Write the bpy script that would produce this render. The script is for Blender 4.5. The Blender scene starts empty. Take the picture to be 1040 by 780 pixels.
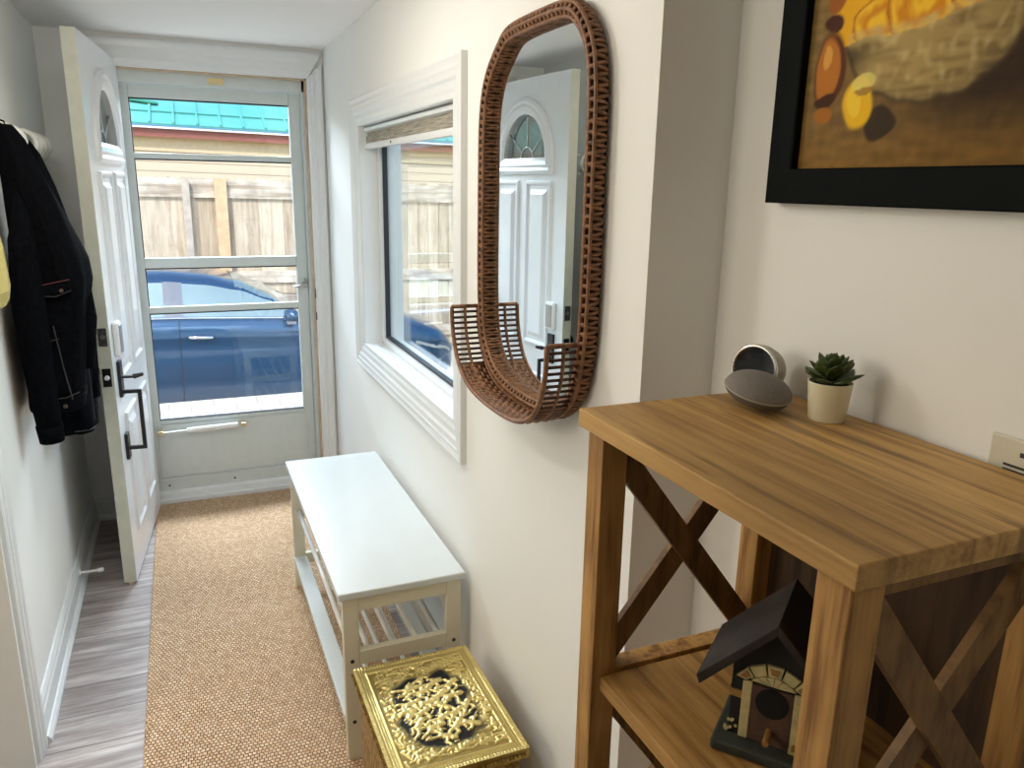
import bpy, math, random
from mathutils import Vector, Matrix, noise
S = bpy.context.scene
C = S.collection
PI = math.pi
rnd = random.Random(7)

# ------------------------------------------------------------------ materials
def new_mat(name):
    m = bpy.data.materials.new(name); m.use_nodes = True
    nt = m.node_tree
    return m, nt, nt.nodes['Principled BSDF']

def N(nt, typ, **kw):
    n = nt.nodes.new(typ)
    for k, v in kw.items():
        if k in n.inputs.keys() if hasattr(n.inputs, 'keys') else False:
            n.inputs[k].default_value = v
        else:
            setattr(n, k, v)
    return n

def setin(n, **kw):
    for k, v in kw.items():
        n.inputs[k.replace('_', ' ')].default_value = v

def lnk(nt, a, b): nt.links.new(a, b)

def rgb(r, g, b):
    f = lambda c: (c/255/12.92) if c/255 <= .04045 else ((c/255+.055)/1.055)**2.4
    return (f(r), f(g), f(b), 1)

def ramp(nt, src, stops):
    r = nt.nodes.new('ShaderNodeValToRGB'); lnk(nt, src, r.inputs[0])
    e = r.color_ramp.elements
    while len(e) < len(stops): e.new(.5)
    for i, (p, c) in enumerate(stops):
        e[i].position = p; e[i].color = c
    return r.outputs[0]

def coords(nt, scale=(1, 1, 1), rot=(0, 0, 0), loc=(0, 0, 0)):
    tc = nt.nodes.new('ShaderNodeTexCoord'); mp = nt.nodes.new('ShaderNodeMapping')
    mp.inputs['Scale'].default_value = scale; mp.inputs['Rotation'].default_value = rot; mp.inputs['Location'].default_value = loc
    lnk(nt, tc.outputs['Object'], mp.inputs['Vector'])
    return mp.outputs[0]

def noise_tex(nt, vec, scale, detail=4, rough=.55):
    n = nt.nodes.new('ShaderNodeTexNoise'); lnk(nt, vec, n.inputs['Vector'])
    n.inputs['Scale'].default_value = scale; n.inputs['Detail'].default_value = detail; n.inputs['Roughness'].default_value = rough
    return n.outputs['Fac']

def bump(nt, bs, src, strength=.3, dist=.01):
    b = nt.nodes.new('ShaderNodeBump'); b.inputs['Strength'].default_value = strength; b.inputs['Distance'].default_value = dist
    lnk(nt, src, b.inputs['Height']); lnk(nt, b.outputs[0], bs.inputs['Normal'])

def mix(nt, fac, a, b, mode='MIX'):
    m = nt.nodes.new('ShaderNodeMix'); m.data_type = 'RGBA'; m.blend_type = mode
    for sock, v in ((m.inputs[0], fac), (m.inputs[6], a), (m.inputs[7], b)):
        if hasattr(v, 'links'): lnk(nt, v, sock)
        else: sock.default_value = v
    return m.outputs[2]

def plain(name, col, rough=.5, metal=0., var=.06, scale=20, bmp=0., coat=0., spec=.5):
    m, nt, bs = new_mat(name)
    v = noise_tex(nt, coords(nt), scale)
    lo = tuple(c*(1-var) for c in col[:3])+(1,); hi = tuple(min(1, c*(1+var)) for c in col[:3])+(1,)
    lnk(nt, ramp(nt, v, [(.3, lo), (.7, hi)]), bs.inputs['Base Color'])
    bs.inputs['Roughness'].default_value = rough; bs.inputs['Metallic'].default_value = metal
    bs.inputs['Coat Weight'].default_value = coat; bs.inputs['Specular IOR Level'].default_value = spec
    if bmp: bump(nt, bs, noise_tex(nt, coords(nt), scale*6), bmp, .004)
    return m

def wood(name, light, dark, grain=(40, 3, 40), rough=.6, crack=None, loc=(0, 0, 0), plank=None):
    m, nt, bs = new_mat(name)
    v = coords(nt, grain, loc=loc)
    a = noise_tex(nt, v, 1, 6, .65)
    base = ramp(nt, a, [(.36, dark), (.5, tuple((light[i]*.65+dark[i]*.35) for i in range(3))+(1,)), (.64, light)])
    b = noise_tex(nt, coords(nt, (4, 1.5, 4), loc=loc), 1.5, 3)
    col = mix(nt, ramp(nt, b, [(.35, (0, 0, 0, 1)), (.7, (.55, .55, .55, 1))]), base, tuple(c*.62 for c in dark[:3])+(1,))
    if crack:
        vv = coords(nt, crack, loc=(3.1, .2, .7))
        cn = noise_tex(nt, vv, 1, 5, .6)
        cm = ramp(nt, cn, [(.535, (0, 0, 0, 1)), (.60, (.8, .8, .8, 1))])
        col = mix(nt, cm, col, tuple(c*.28 for c in dark[:3])+(1,))
    if plank:
        sep = nt.nodes.new('ShaderNodeSeparateXYZ'); lnk(nt, coords(nt), sep.inputs[0])
        mt = nt.nodes.new('ShaderNodeMath'); mt.operation = 'MULTIPLY'; mt.inputs[1].default_value = 1/plank; lnk(nt, sep.outputs[0], mt.inputs[0])
        fr = nt.nodes.new('ShaderNodeMath'); fr.operation = 'FRACT'; lnk(nt, mt.outputs[0], fr.inputs[0])
        fl = nt.nodes.new('ShaderNodeMath'); fl.operation = 'FLOOR'; lnk(nt, mt.outputs[0], fl.inputs[0])
        wn = nt.nodes.new('ShaderNodeTexWhiteNoise'); wn.noise_dimensions = '1D'; lnk(nt, fl.outputs[0], wn.inputs['W'])
        col = mix(nt, .30, col, ramp(nt, wn.outputs[0], [(0, tuple(c*.5 for c in light[:3])+(1,)), (1, light)]), 'MIX')
        col = mix(nt, ramp(nt, fr.outputs[0], [(.0, (.5, .5, .5, 1)), (.02, (0, 0, 0, 1))]), col, tuple(c*.3 for c in dark[:3])+(1,))
    lnk(nt, col, bs.inputs['Base Color']); bs.inputs['Roughness'].default_value = rough
    bump(nt, bs, a, .25, .003)
    return m

def glass_mat(name, tint=(.985, .995, .99, 1), ior=1.32):
    m, nt, bs = new_mat(name)
    nt.nodes.remove(bs); out = nt.nodes['Material Output']
    tr = nt.nodes.new('ShaderNodeBsdfTransparent'); tr.inputs[0].default_value = tint
    gl = nt.nodes.new('ShaderNodeBsdfGlossy'); gl.inputs['Roughness'].default_value = 0.0
    ge = nt.nodes.new('ShaderNodeNewGeometry'); dt = nt.nodes.new('ShaderNodeVectorMath'); dt.operation = 'DOT_PRODUCT'
    lnk(nt, ge.outputs['Normal'], dt.inputs[0]); lnk(nt, ge.outputs['Incoming'], dt.inputs[1])
    def mth(op, a, b=None):
        n = nt.nodes.new('ShaderNodeMath'); n.operation = op
        for k, v in enumerate((a, b)):
            if v is None: continue
            if hasattr(v, 'links'): lnk(nt, v, n.inputs[k])
            else: n.inputs[k].default_value = v
        return n.outputs[0]
    g_ = mth('POWER', mth('SUBTRACT', 1.0, mth('ABSOLUTE', dt.outputs['Value'])), 5.0)     # Schlick reflectance of each glass face
    fr = mth('ADD', mth('MULTIPLY', g_, .96), .04)
    mx = nt.nodes.new('ShaderNodeMixShader')
    lnk(nt, fr, mx.inputs[0]); lnk(nt, tr.outputs[0], mx.inputs[1]); lnk(nt, gl.outputs[0], mx.inputs[2]); lnk(nt, mx.outputs[0], out.inputs[0])
    return m

M = {}
M['wall'] = plain('wall_paint', (.83, .83, .80, 1), .6, var=.015, scale=3)
M['ceil'] = plain('ceiling_paint', (.90, .885, .87, 1), .8, var=.01, scale=3)
M['trim'] = plain('trim_gloss_white', (.77, .79, .79, 1), .3, var=.015)
M['doorw'] = plain('door_white', (.76, .775, .795, 1), .28, var=.015)
M['dooredge'] = plain('door_edge_offwhite', (.61, .63, .53, 1), .5, var=.06)
M['storm'] = plain('storm_door_grey_white', (.62, .67, .655, 1), .4, var=.03)
M['rubber'] = plain('dark_gasket', (.02, .025, .03, 1), .6)
M['tanstrip'] = plain('weather_strip', (.56, .43, .30, 1), .7, var=.15)
M['black'] = plain('black_metal', (.008, .008, .01, 1), .35)
M['grey'] = plain('satin_nickel', (.45, .45, .45, 1), .3, .8)
M['darkplate'] = plain('dark_plate', (.10, .10, .10, 1), .4, .5, var=.4, scale=90)
M['brassbolt'] = plain('brass_latch', (.62, .52, .3, 1), .3, .8)
M['glass'] = glass_mat('clear_glass')
M['glassg'] = glass_mat('green_tinged_glass', (.95, .985, .975, 1))
M['benchw'] = plain('bench_white_top', (.61, .65, .65, 1), .22, var=.01)
M['benchl'] = plain('bench_cream_lacquer', (.72, .68, .54, 1), .35, var=.02)
M['tube'] = plain('white_steel_tube', (.82, .82, .80, 1), .25)
M['screw'] = plain('screw_dark', (.03, .03, .03, 1), .4)
M['rattan'] = plain('rattan_brown', (.205, .092, .038, 1), .5, var=.45, scale=60)
M['rattand'] = plain('rattan_dark', (.055, .022, .012, 1), .6, var=.4, scale=60)
M['rattanl'] = plain('rattan_core', (.16, .075, .03, 1), .5, var=.35, scale=60)
m, nt, bs = new_mat('mirror_silver'); bs.inputs['Metallic'].default_value = 1; bs.inputs['Roughness'].default_value = 0.0
bs.inputs['Base Color'].default_value = (.88, .90, .88, 1); M['mirror'] = m
M['shelf'] = wood('shelf_oak', rgb(204, 158, 88), rgb(138, 96, 42), (60, 3.2, 60), .6)
M['shelftop'] = wood('shelf_top_oak', rgb(224, 180, 108), rgb(150, 104, 46), (55, 2.6, 55), .55, crack=(30, 1.6, 1), plank=.082)
M['shelfleg'] = wood('shelf_leg_oak', rgb(204, 156, 88), rgb(130, 88, 40), (60, 60, 4), .6)
M['shelfdark'] = wood('shelf_brace_oak', rgb(150, 112, 64), rgb(94, 66, 34), (60, 12, 12), .6)
M['shelfback'] = wood('shelf_back_dark', rgb(84, 58, 30), rgb(48, 30, 14), (50, 50, 3), .7)
M['potw'] = plain('cream_pot', (.74, .69, .50, 1), .4, var=.02)
M['leaf'] = plain('succulent_green', (.040, .062, .010, 1), .45, var=.6, scale=60)
M['soil'] = plain('dark_soil', (.02, .015, .01, 1), .9, var=.5, scale=200)
M['fabric'] = plain('speaker_fabric', (.21, .19, .17, 1), .9, var=.1, scale=300, bmp=.2)
M['spkbase'] = plain('speaker_base', (.12, .105, .09, 1), .5)
M['beigeplastic'] = plain('device_shell', (.34, .31, .24, 1), .4)
M['silver'] = plain('silver_ring', (.75, .74, .72, 1), .2, .9)
M['darkglass'] = plain('dark_screen', (.01, .014, .02, 1), .08)
M['frameblk'] = plain('black_frame', (.0035, .005, .005, 1), .6, spec=.06)
M['plate'] = plain('outlet_plate', (.62, .59, .48, 1), .4)
M['denim'] = plain('black_denim', (.0026, .003, .0042, 1), .95, var=.5, scale=70, bmp=.3, spec=.04)
M['navy'] = plain('navy_coat', (.0024, .0034, .0056, 1), .95, var=.4, scale=40, bmp=.2, spec=.05)
M['seam'] = plain('denim_seam', (.020, .019, .020, 1), .8, var=.3, scale=90)
M['seamred'] = plain('label_thread', (.09, .02, .025, 1), .8)
M['bronze'] = plain('jacket_button', (.12, .085, .06, 1), .45, .6)
M['bag'] = plain('mustard_bag', (.56, .47, .15, 1), .7, var=.15, scale=14)
M['strap'] = plain('bag_strap', (.20, .18, .13, 1), .6)
M['hook'] = plain('hook_white', (.70, .71, .66, 1), .35, var=.02)
M['bird'] = plain('birdhouse_black', (.006, .004, .0035, 1), .7, var=.3)
M['birdroof'] = plain('birdhouse_roof', (.024, .016, .012, 1), .8, var=.5, scale=30, bmp=.2)
M['birdbase'] = plain('birdhouse_base', (.030, .036, .026, 1), .7, var=.3, scale=40)
M['birdcream'] = plain('birdhouse_cream', (.50, .42, .20, 1), .6, var=.2, scale=90)
M['birdochre'] = plain('birdhouse_ochre', (.30, .16, .04, 1), .6, var=.3, scale=90)
M['birddoor'] = plain('birdhouse_door', (.085, .042, .028, 1), .6, var=.4, scale=70)
M['hole'] = plain('birdhouse_hole', (.002, .002, .002, 1), .9)
M['shade'] = None
M['patio'] = None
M['carblue'] = plain('car_paint_blue', (.022, .085, .19, 1), .25, .5, var=.02, coat=1.)
M['carglass'] = plain('car_window', (.30, .42, .44, 1), .03, .55, var=.1, scale=2)
M['cartrim'] = plain('car_trim', (.22, .24, .28, 1), .2, .3)
M['chrome'] = plain('chrome', (.8, .82, .85, 1), .12, 1.)
M['tyre'] = plain('tyre', (.012, .012, .013, 1), .8)
M['lampglass'] = plain('headlamp', (.55, .6, .62, 1), .08, .5)
M['newpost'] = plain('new_post', rgb(218, 186, 150), .8, var=.15, scale=12)
M['soffit'] = plain('soffit_tan', rgb(220, 202, 168), .8)
M['fascia'] = plain('fascia_red', rgb(150, 92, 82), .6)
M['bluetrim'] = plain('roof_edge_blue', rgb(90, 150, 200), .5)
M['whitetrim'] = plain('eave_white', rgb(232, 236, 240), .5)
M['hsmall'] = plain('dark_fastener', (.02, .02, .02, 1), .5)

def siding(name, col, line, pitch):
    m, nt, bs = new_mat(name)
    sep = nt.nodes.new('ShaderNodeSeparateXYZ'); lnk(nt, coords(nt), sep.inputs[0])
    mt = nt.nodes.new('ShaderNodeMath'); mt.operation = 'MULTIPLY'; mt.inputs[1].default_value = 1/pitch; lnk(nt, sep.outputs[2], mt.inputs[0])
    fr = nt.nodes.new('ShaderNodeMath'); fr.operation = 'FRACT'; lnk(nt, mt.outputs[0], fr.inputs[0])
    lnk(nt, ramp(nt, fr.outputs[0], [(0, line), (.16, col), (1, col)]), bs.inputs['Base Color'])
    bs.inputs['Roughness'].default_value = .7
    bump(nt, bs, fr.outputs[0], .6, .02)
    return m
M['siding'] = siding('cream_siding', rgb(222, 208, 186), rgb(150, 130, 104), .13)
M['ownsiding'] = siding('own_siding', rgb(190, 186, 178), rgb(120, 116, 108), .12)

def fence_mat():
    m, nt, bs = new_mat('weathered_boards')
    v = coords(nt, (9, 9, .8)); a = noise_tex(nt, v, 2, 6, .65)
    col = ramp(nt, a, [(.28, rgb(146, 126, 104)), (.5, rgb(206, 190, 166)), (.72, rgb(236, 226, 208))])
    b = noise_tex(nt, coords(nt, (3, 3, 1.5)), 2.2, 4)
    col = mix(nt, ramp(nt, b, [(.52, (0, 0, 0, 1)), (.72, (.6, .6, .6, 1))]), col, rgb(138, 112, 88))
    sep = nt.nodes.new('ShaderNodeSeparateXYZ'); lnk(nt, coords(nt), sep.inputs[0])
    mt = nt.nodes.new('ShaderNodeMath'); mt.operation = 'MULTIPLY'; mt.inputs[1].default_value = 1/.15; lnk(nt, sep.outputs[0], mt.inputs[0])
    fl = nt.nodes.new('ShaderNodeMath'); fl.operation = 'FLOOR'; lnk(nt, mt.outputs[0], fl.inputs[0])
    wn = nt.nodes.new('ShaderNodeTexWhiteNoise'); wn.noise_dimensions = '1D'; lnk(nt, fl.outputs[0], wn.inputs['W'])
    col = mix(nt, .35, col, ramp(nt, wn.outputs[0], [(0, rgb(150, 134, 116)), (1, rgb(240, 232, 216))]))
    lnk(nt, col, bs.inputs['Base Color']); bs.inputs['Roughness'].default_value = .9
    return m
M['fence'] = fence_mat()
M['fencerail'] = wood('weathered_rail', rgb(236, 228, 214), rgb(176, 160, 142), (1.2, 20, 14), .9)
M['fencepost'] = plain('grey_post', rgb(196, 186, 174), .9, var=.2, scale=9)

def roof_mat():
    m, nt, bs = new_mat('teal_metal_roof')
    v = noise_tex(nt, coords(nt), .6, 3)
    lnk(nt, ramp(nt, v, [(.3, rgb(84, 176, 172)), (.7, rgb(116, 200, 194))]), bs.inputs['Base Color'])
    bs.inputs['Roughness'].default_value = .4
    return m
M['roof'] = roof_mat()
M['roofdark'] = plain('roof_ridge_green', rgb(30, 140, 120), .4)

def floor_mat():
    m, nt, bs = new_mat('grey_vinyl_planks')
    br = nt.nodes.new('ShaderNodeTexBrick'); lnk(nt, coords(nt), br.inputs['Vector'])
    br.offset = .37
    for k, v in (('Scale', 1), ('Brick Width', 1.2), ('Row Height', .15), ('Mortar Size', .0016), ('Mortar Smooth', .2), ('Bias', 0)): br.inputs[k].default_value = v
    br.inputs['Color1'].default_value = (.25, .25, .25, 1); br.inputs['Color2'].default_value = (.95, .95, .95, 1); br.inputs['Mortar'].default_value = (0, 0, 0, 1)
    a = noise_tex(nt, coords(nt, (2.2, 26, 1)), 1.6, 8, .7)
    col = ramp(nt, a, [(.3, rgb(112, 101, 98)), (.5, rgb(168, 158, 155)), (.7, rgb(206, 200, 199))])
    b = noise_tex(nt, coords(nt, (1.5, 7, 1)), 1.7, 4)
    col = mix(nt, ramp(nt, b, [(.45, (0, 0, 0, 1)), (.75, (.7, .7, .7, 1))]), col, rgb(104, 90, 86))
    col = mix(nt, .32, col, br.outputs[0], 'SOFT_LIGHT')
    col = mix(nt, br.outputs['Fac'], col, rgb(90, 82, 80))
    lnk(nt, col, bs.inputs['Base Color']); bs.inputs['Roughness'].default_value = .38
    bump(nt, bs, a, .12, .002)
    return m
M['floor'] = floor_mat()

def rug_mat():
    m, nt, bs = new_mat('jute_weave')
    tc = coords(nt)
    br = nt.nodes.new('ShaderNodeTexBrick'); 
    dn = nt.nodes.new('ShaderNodeTexNoise'); lnk(nt, tc, dn.inputs['Vector']); dn.inputs['Scale'].default_value = 26; dn.inputs['Detail'].default_value = 2
    va = nt.nodes.new('ShaderNodeVectorMath'); va.operation = 'MULTIPLY_ADD'; lnk(nt, dn.outputs['Color'], va.inputs[0])
    va.inputs[1].default_value = (.014, .010, 0); lnk(nt, tc, va.inputs[2]); lnk(nt, va.outputs[0], br.inputs['Vector'])
    br.offset = .5
    for k, v in (('Scale', 1), ('Brick Width', .0112), ('Row Height', .0122), ('Mortar Size', .0017), ('Mortar Smooth', 1.0), ('Bias', 0)): br.inputs[k].default_value = v
    br.inputs['Color1'].default_value = rgb(206, 170, 134); br.inputs['Color2'].default_value = rgb(236, 206, 172); br.inputs['Mortar'].default_value = rgb(142, 110, 84)
    a = noise_tex(nt, coords(nt, (36, 5, 1)), 1, 4)
    col = mix(nt, ramp(nt, a, [(.35, (0, 0, 0, 1)), (.7, (.35, .35, .35, 1))]), br.outputs[0], rgb(206, 166, 130))
    b = noise_tex(nt, coords(nt, (40, 70, 1)), 1, 2)
    col = mix(nt, ramp(nt, b, [(.66, (0, 0, 0, 1)), (.74, (.7, .7, .7, 1))]), col, rgb(120, 84, 58))
    lnk(nt, col, bs.inputs['Base Color']); bs.inputs['Roughness'].default_value = .95; bs.inputs['Specular IOR Level'].default_value = .15
    inv = nt.nodes.new('ShaderNodeMath'); inv.operation = 'SUBTRACT'; inv.inputs[0].default_value = 1; lnk(nt, br.outputs['Fac'], inv.inputs[1])
    bump(nt, bs, inv.outputs[0], .9, .009)
    return m
M['rug'] = rug_mat()

def shade_mat():
    m, nt, bs = new_mat('woven_shade')
    a = noise_tex(nt, coords(nt, (4, 9, 220)), 1, 3)
    lnk(nt, ramp(nt, a, [(.35, rgb(120, 116, 104)), (.65, rgb(176, 170, 154))]), bs.inputs['Base Color']); bs.inputs['Roughness'].default_value = .85
    return m
M['shade'] = shade_mat()

def paver_mat():
    m, nt, bs = new_mat('pale_pavers')
    br = nt.nodes.new('ShaderNodeTexBrick'); lnk(nt, coords(nt), br.inputs['Vector'])
    for k, v in (('Scale', 1), ('Brick Width', .34), ('Row Height', .17), ('Mortar Size', .005)): br.inputs[k].default_value = v
    br.inputs['Color1'].default_value = rgb(226, 216, 200); br.inputs['Color2'].default_value = rgb(240, 234, 222); br.inputs['Mortar'].default_value = rgb(176, 164, 148)
    lnk(nt, br.outputs[0], bs.inputs['Base Color']); bs.inputs['Roughness'].default_value = .9
    return m
M['patio'] = paver_mat()
M['drive'] = plain('driveway_concrete', rgb(226, 218, 204), .9, var=.08, scale=4)

def attr_mat(name, rough, metal=0., coat=0.):
    m, nt, bs = new_mat(name)
    a = nt.nodes.new('ShaderNodeVertexColor'); a.layer_name = 'Col'
    lnk(nt, a.outputs[0], bs.inputs['Base Color'])
    bs.inputs['Roughness'].default_value = rough; bs.inputs['Metallic'].default_value = metal; bs.inputs['Coat Weight'].default_value = coat
    return m, nt, bs
M['paint'], _nt, _bs = attr_mat('oil_painting', .55); _bs.inputs['Specular IOR Level'].default_value = .12
bump(_nt, _bs, noise_tex(_nt, coords(_nt, (60, 60, 60)), 1.4, 5), .25, .003)
M['brasslid'], _nt, _bs = attr_mat('embossed_brass_lid', .32, .85)
def brass_mat():
    m, nt, bs = new_mat('embossed_brass')
    v = nt.nodes.new('ShaderNodeTexVoronoi'); lnk(nt, coords(nt), v.inputs['Vector']); v.inputs['Scale'].default_value = 70
    lnk(nt, ramp(nt, v.outputs['Distance'], [(.1, (.62, .43, .13, 1)), (.75, (.22, .13, .035, 1))]), bs.inputs['Base Color'])
    bs.inputs['Metallic'].default_value = .85; bs.inputs['Roughness'].default_value = .34
    bump(nt, bs, v.outputs['Distance'], .6, .006)
    return m
M['brass'] = brass_mat()

# ------------------------------------------------------------------ mesh helpers
class MB:
    def __init__(s): s.v = []; s.f = []; s.m = []; s.mi = 0; s.col = None
    def add(s, vs, fs):
        b = len(s.v); s.v += [tuple(v) for v in vs]
        s.f += [tuple(b+i for i in f) for f in fs]; s.m += [s.mi]*len(fs); return s
    def box(s, a, b):
        x0, y0, z0 = [min(a[i], b[i]) for i in range(3)]; x1, y1, z1 = [max(a[i], b[i]) for i in range(3)]
        return s.add([(x0,y0,z0),(x1,y0,z0),(x1,y1,z0),(x0,y1,z0),(x0,y0,z1),(x1,y0,z1),(x1,y1,z1),(x0,y1,z1)],
                     [(0,3,2,1),(4,5,6,7),(0,1,5,4),(1,2,6,5),(2,3,7,6),(3,0,4,7)])
    def bar(s, p, q, w, t, up=(0, 0, 1)):
        p = Vector(p); q = Vector(q); d = (q-p).normalized(); u = Vector(up); sd = d.cross(u).normalized(); u = sd.cross(d).normalized()
        vs = []
        for c in (p, q):
            for a, b in ((-1,-1),(1,-1),(1,1),(-1,1)): vs.append(c + sd*(a*w/2) + u*(b*t/2))
        return s.add(vs, [(0,1,2,3),(7,6,5,4),(0,4,5,1),(1,5,6,2),(2,6,7,3),(3,7,4,0)])
    def tube(s, pts, r, n=8, closed=False, cap=True, flat=1., up=None):
        pts = [Vector(p) for p in pts]; k = len(pts); rs = r if isinstance(r, (list, tuple)) else [r]*k
        vs = []; prev = None
        for i, p in enumerate(pts):
            if closed: d = pts[(i+1) % k]-pts[i-1]
            else: d = pts[min(i+1, k-1)]-pts[max(i-1, 0)]
            if d.length < 1e-9: d = Vector((0, 0, 1))
            d.normalize()
            if prev is None:
                ref = Vector(up) if up else (Vector((0, 0, 1)) if abs(d.z) < .9 else Vector((1, 0, 0)))
            else: ref = prev
            a = (ref - d*ref.dot(d)); 
            if a.length < 1e-6: a = d.orthogonal()
            a.normalize(); b = d.cross(a); prev = a
            for j in range(n):
                t = 2*PI*j/n; vs.append(p + (a*math.cos(t)*flat + b*math.sin(t))*rs[i])
        fs = []
        for i in range(k if closed else k-1):
            i2 = (i+1) % k
            for j in range(n): fs.append((i*n+j, i*n+(j+1) % n, i2*n+(j+1) % n, i2*n+j))
        if cap and not closed: fs.append(tuple(reversed(range(n)))); fs.append(tuple((k-1)*n+j for j in range(n)))
        return s.add(vs, fs)
    def loft(s, rings, cap=True, closed=True):
        n = len(rings[0]); vs = [p for r in rings for p in r]; fs = []
        for i in range(len(rings)-1):
            for j in range(n if closed else n-1):
                fs.append((i*n+j, i*n+(j+1) % n, (i+1)*n+(j+1) % n, (i+1)*n+j))
        if cap: fs.append(tuple(reversed(range(n)))); fs.append(tuple((len(rings)-1)*n+j for j in range(n)))
        return s.add(vs, fs)
    def lathe(s, prof, c=(0, 0, 0), n=32, axis=None, cap=True):
        rings = []
        for r, h in prof: rings.append([Vector((r*math.cos(2*PI*j/n), r*math.sin(2*PI*j/n), h)) for j in range(n)])
        if axis is not None:
            q = Vector((0, 0, 1)).rotation_difference(Vector(axis)).to_matrix()
            rings = [[q @ p for p in r] for r in rings]
        return s.loft([[p+Vector(c) for p in r] for r in rings], cap)
    def prism(s, poly, ax, a, b):
        """poly in the two other axes, extruded along axis ax from a to b"""
        n = len(poly)
        def P(p, h): l = list(p); l.insert(ax, h); return l
        return s.add([P(p, a) for p in poly]+[P(p, b) for p in poly],
                     [tuple(range(n)), tuple(reversed(range(n, 2*n)))]+[(i, i+n, (i+1) % n+n, (i+1) % n) for i in range(n)])
    def build(s, name, mat, parent=None, bevel=0., smooth=False, world=True, seg=2, normals=True):
        off = Vector((0, 0, 0))
        if parent is not None and world: off = ORG.get(parent.name, Vector((0, 0, 0)))
        me = bpy.data.meshes.new(name); me.from_pydata([Vector(v)-off for v in s.v], [], s.f)
        mats = mat if isinstance(mat, (list, tuple)) else [mat]
        for q in mats: me.materials.append(q)
        for p, i in zip(me.polygons, s.m): p.material_index = min(i, len(mats)-1)
        if normals:
            import bmesh
            bm = bmesh.new(); bm.from_mesh(me); bmesh.ops.recalc_face_normals(bm, faces=bm.faces); bm.to_mesh(me); bm.free()
        if smooth:
            for p in me.polygons: p.use_smooth = True
        if s.col:
            ca = me.color_attributes.new('Col', 'FLOAT_COLOR', 'POINT')
            for i, c in enumerate(s.col): ca.data[i].color = (c[0], c[1], c[2], 1)
        o = bpy.data.objects.new(name, me); C.objects.link(o)
        if parent is not None: o.parent = parent; ORG[o.name] = off
        if bevel:
            b = o.modifiers.new('bevel', 'BEVEL'); b.width = bevel; b.segments = seg; b.limit_method = 'ANGLE'; b.angle_limit = math.radians(40)
        return o
ORG = {}
def tag(o, label, cat, kind=None, group=None):
    o['label'] = label; o['category'] = cat
    if kind: o['kind'] = kind
    if group: o['group'] = group
    return o
def thing(name, loc, label, cat, kind=None, group=None, rotz=0):
    o = bpy.data.objects.new(name, None); C.objects.link(o); o.location = loc; o.rotation_euler = (0, 0, rotz)
    o.empty_display_size = .05
    ORG[o.name] = Vector(loc)
    return tag(o, label, cat, kind, group)
def box(a, b): return MB().box(a, b)
def chaikin(pts, it=2, closed=True):
    pts = [Vector(p) for p in pts]
    for _ in range(it):
        out = []; n = len(pts)
        for i in range(n if closed else n-1):
            p, q = pts[i], pts[(i+1) % n]; out += [p*.75+q*.25, p*.25+q*.75]
        pts = out if closed else [pts[0]]+out+[pts[-1]]
    return pts
def resample(pts, step, closed=True):
    pts = [Vector(p) for p in pts]; 
    if closed: pts = pts+[pts[0]]
    L = [0]
    for i in range(1, len(pts)): L.append(L[-1]+(pts[i]-pts[i-1]).length)
    n = max(3, int(round(L[-1]/step))); out = []; k = 0
    for i in range(n if closed else n+1):
        t = L[-1]*i/n
        while k < len(L)-2 and L[k+1] < t: k += 1
        f = (t-L[k])/max(1e-9, L[k+1]-L[k]); out.append(pts[k].lerp(pts[k+1], min(1, max(0, f))))
    return out

# ------------------------------------------------------------------ measurements
W, H = 1.128, 2.107           # hall width, ceiling height
OY, IX = -2.767, .138         # where the right wall ends, alcove wall
NEAR = -5.2
DL, DR, DT = -.905, -.0725, 1.982   # front door opening

# ------------------------------------------------------------------ setting
tag(box((-3.2, NEAR, -.1), (.3, .14, 0)).build('floor', M['floor']), 'grey weathered wood plank floor of the hallway', 'floor', 'structure')
tag(box((-3.2, NEAR-.1, H), (.3, .20, H+.12)).build('ceiling', M['ceil']), 'plain white hallway ceiling', 'ceiling', 'structure')
tag(box((-W-.14, -1.70, 0), (-W, .0, H)).build('wall_left', M['wall']), 'white left hallway wall behind the hanging coats', 'wall', 'structure')
mb = MB().box((-W-.14, NEAR, 0), (-W, -3.3, H)).box((-W-.14, -3.3, 2.03), (-W, -1.70, H))
mb.box((-3.2, -1.74, 0), (-W-.14, -1.70+.04, H)).box((-3.2, NEAR, 0), (-3.1, -1.7, H))
tag(mb.build('wall_side', M['wall']), 'white walls around the side opening on the left', 'wall', 'structure')
wy0, wy1, wz0, wz1 = -1.85, -.722, .895, 1.742    # window hole
mb = MB().box((0, OY, 0), (.16, wy0, H)).box((0, wy1, 0), (.16, 0, H)).box((0, wy0, 0), (.16, wy1, wz0)).box((0, wy0, wz1), (.16, wy1, H))
tag(mb.build('wall_right', M['wall']), 'white right hallway wall holding the window and mirror', 'wall', 'structure')
tag(box((IX, NEAR, 0), (.3, OY, H)).build('wall_alcove', M['wall']), 'beige-white alcove wall behind the wooden shelf', 'wall', 'structure')
tag(box((-3.2, NEAR-.1, 0), (.3, NEAR, H)).build('wall_near', M['wall']), 'white wall at the camera end of the hall', 'wall', 'structure')
mb = MB().box((-W-.3, 0, -.75), (DL, .14, H)).box((DR, 0, -.75), (.16, .14, H)).box((DL, 0, DT), (DR, .14, H)).box((DL, 0, -.75), (DR, .14, -.1))
tag(mb.build('wall_back', M['wall']), 'white end wall around the front doorway', 'wall', 'structure')
mb = MB().box((-6, .141, -.75), (DL-.05, .19, 2.25)).box((DR+.05, .141, -.75), (.19, .19, 2.25)).box((DL-.05, .141, DT+.05), (DR+.05, .19, 2.25)).box((DL-.05, .141, -.75), (DR+.05, .19, -.06))
tag(mb.build('wall_outside', M['ownsiding']), 'outer siding of the house around the front door', 'wall', 'structure')

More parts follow.
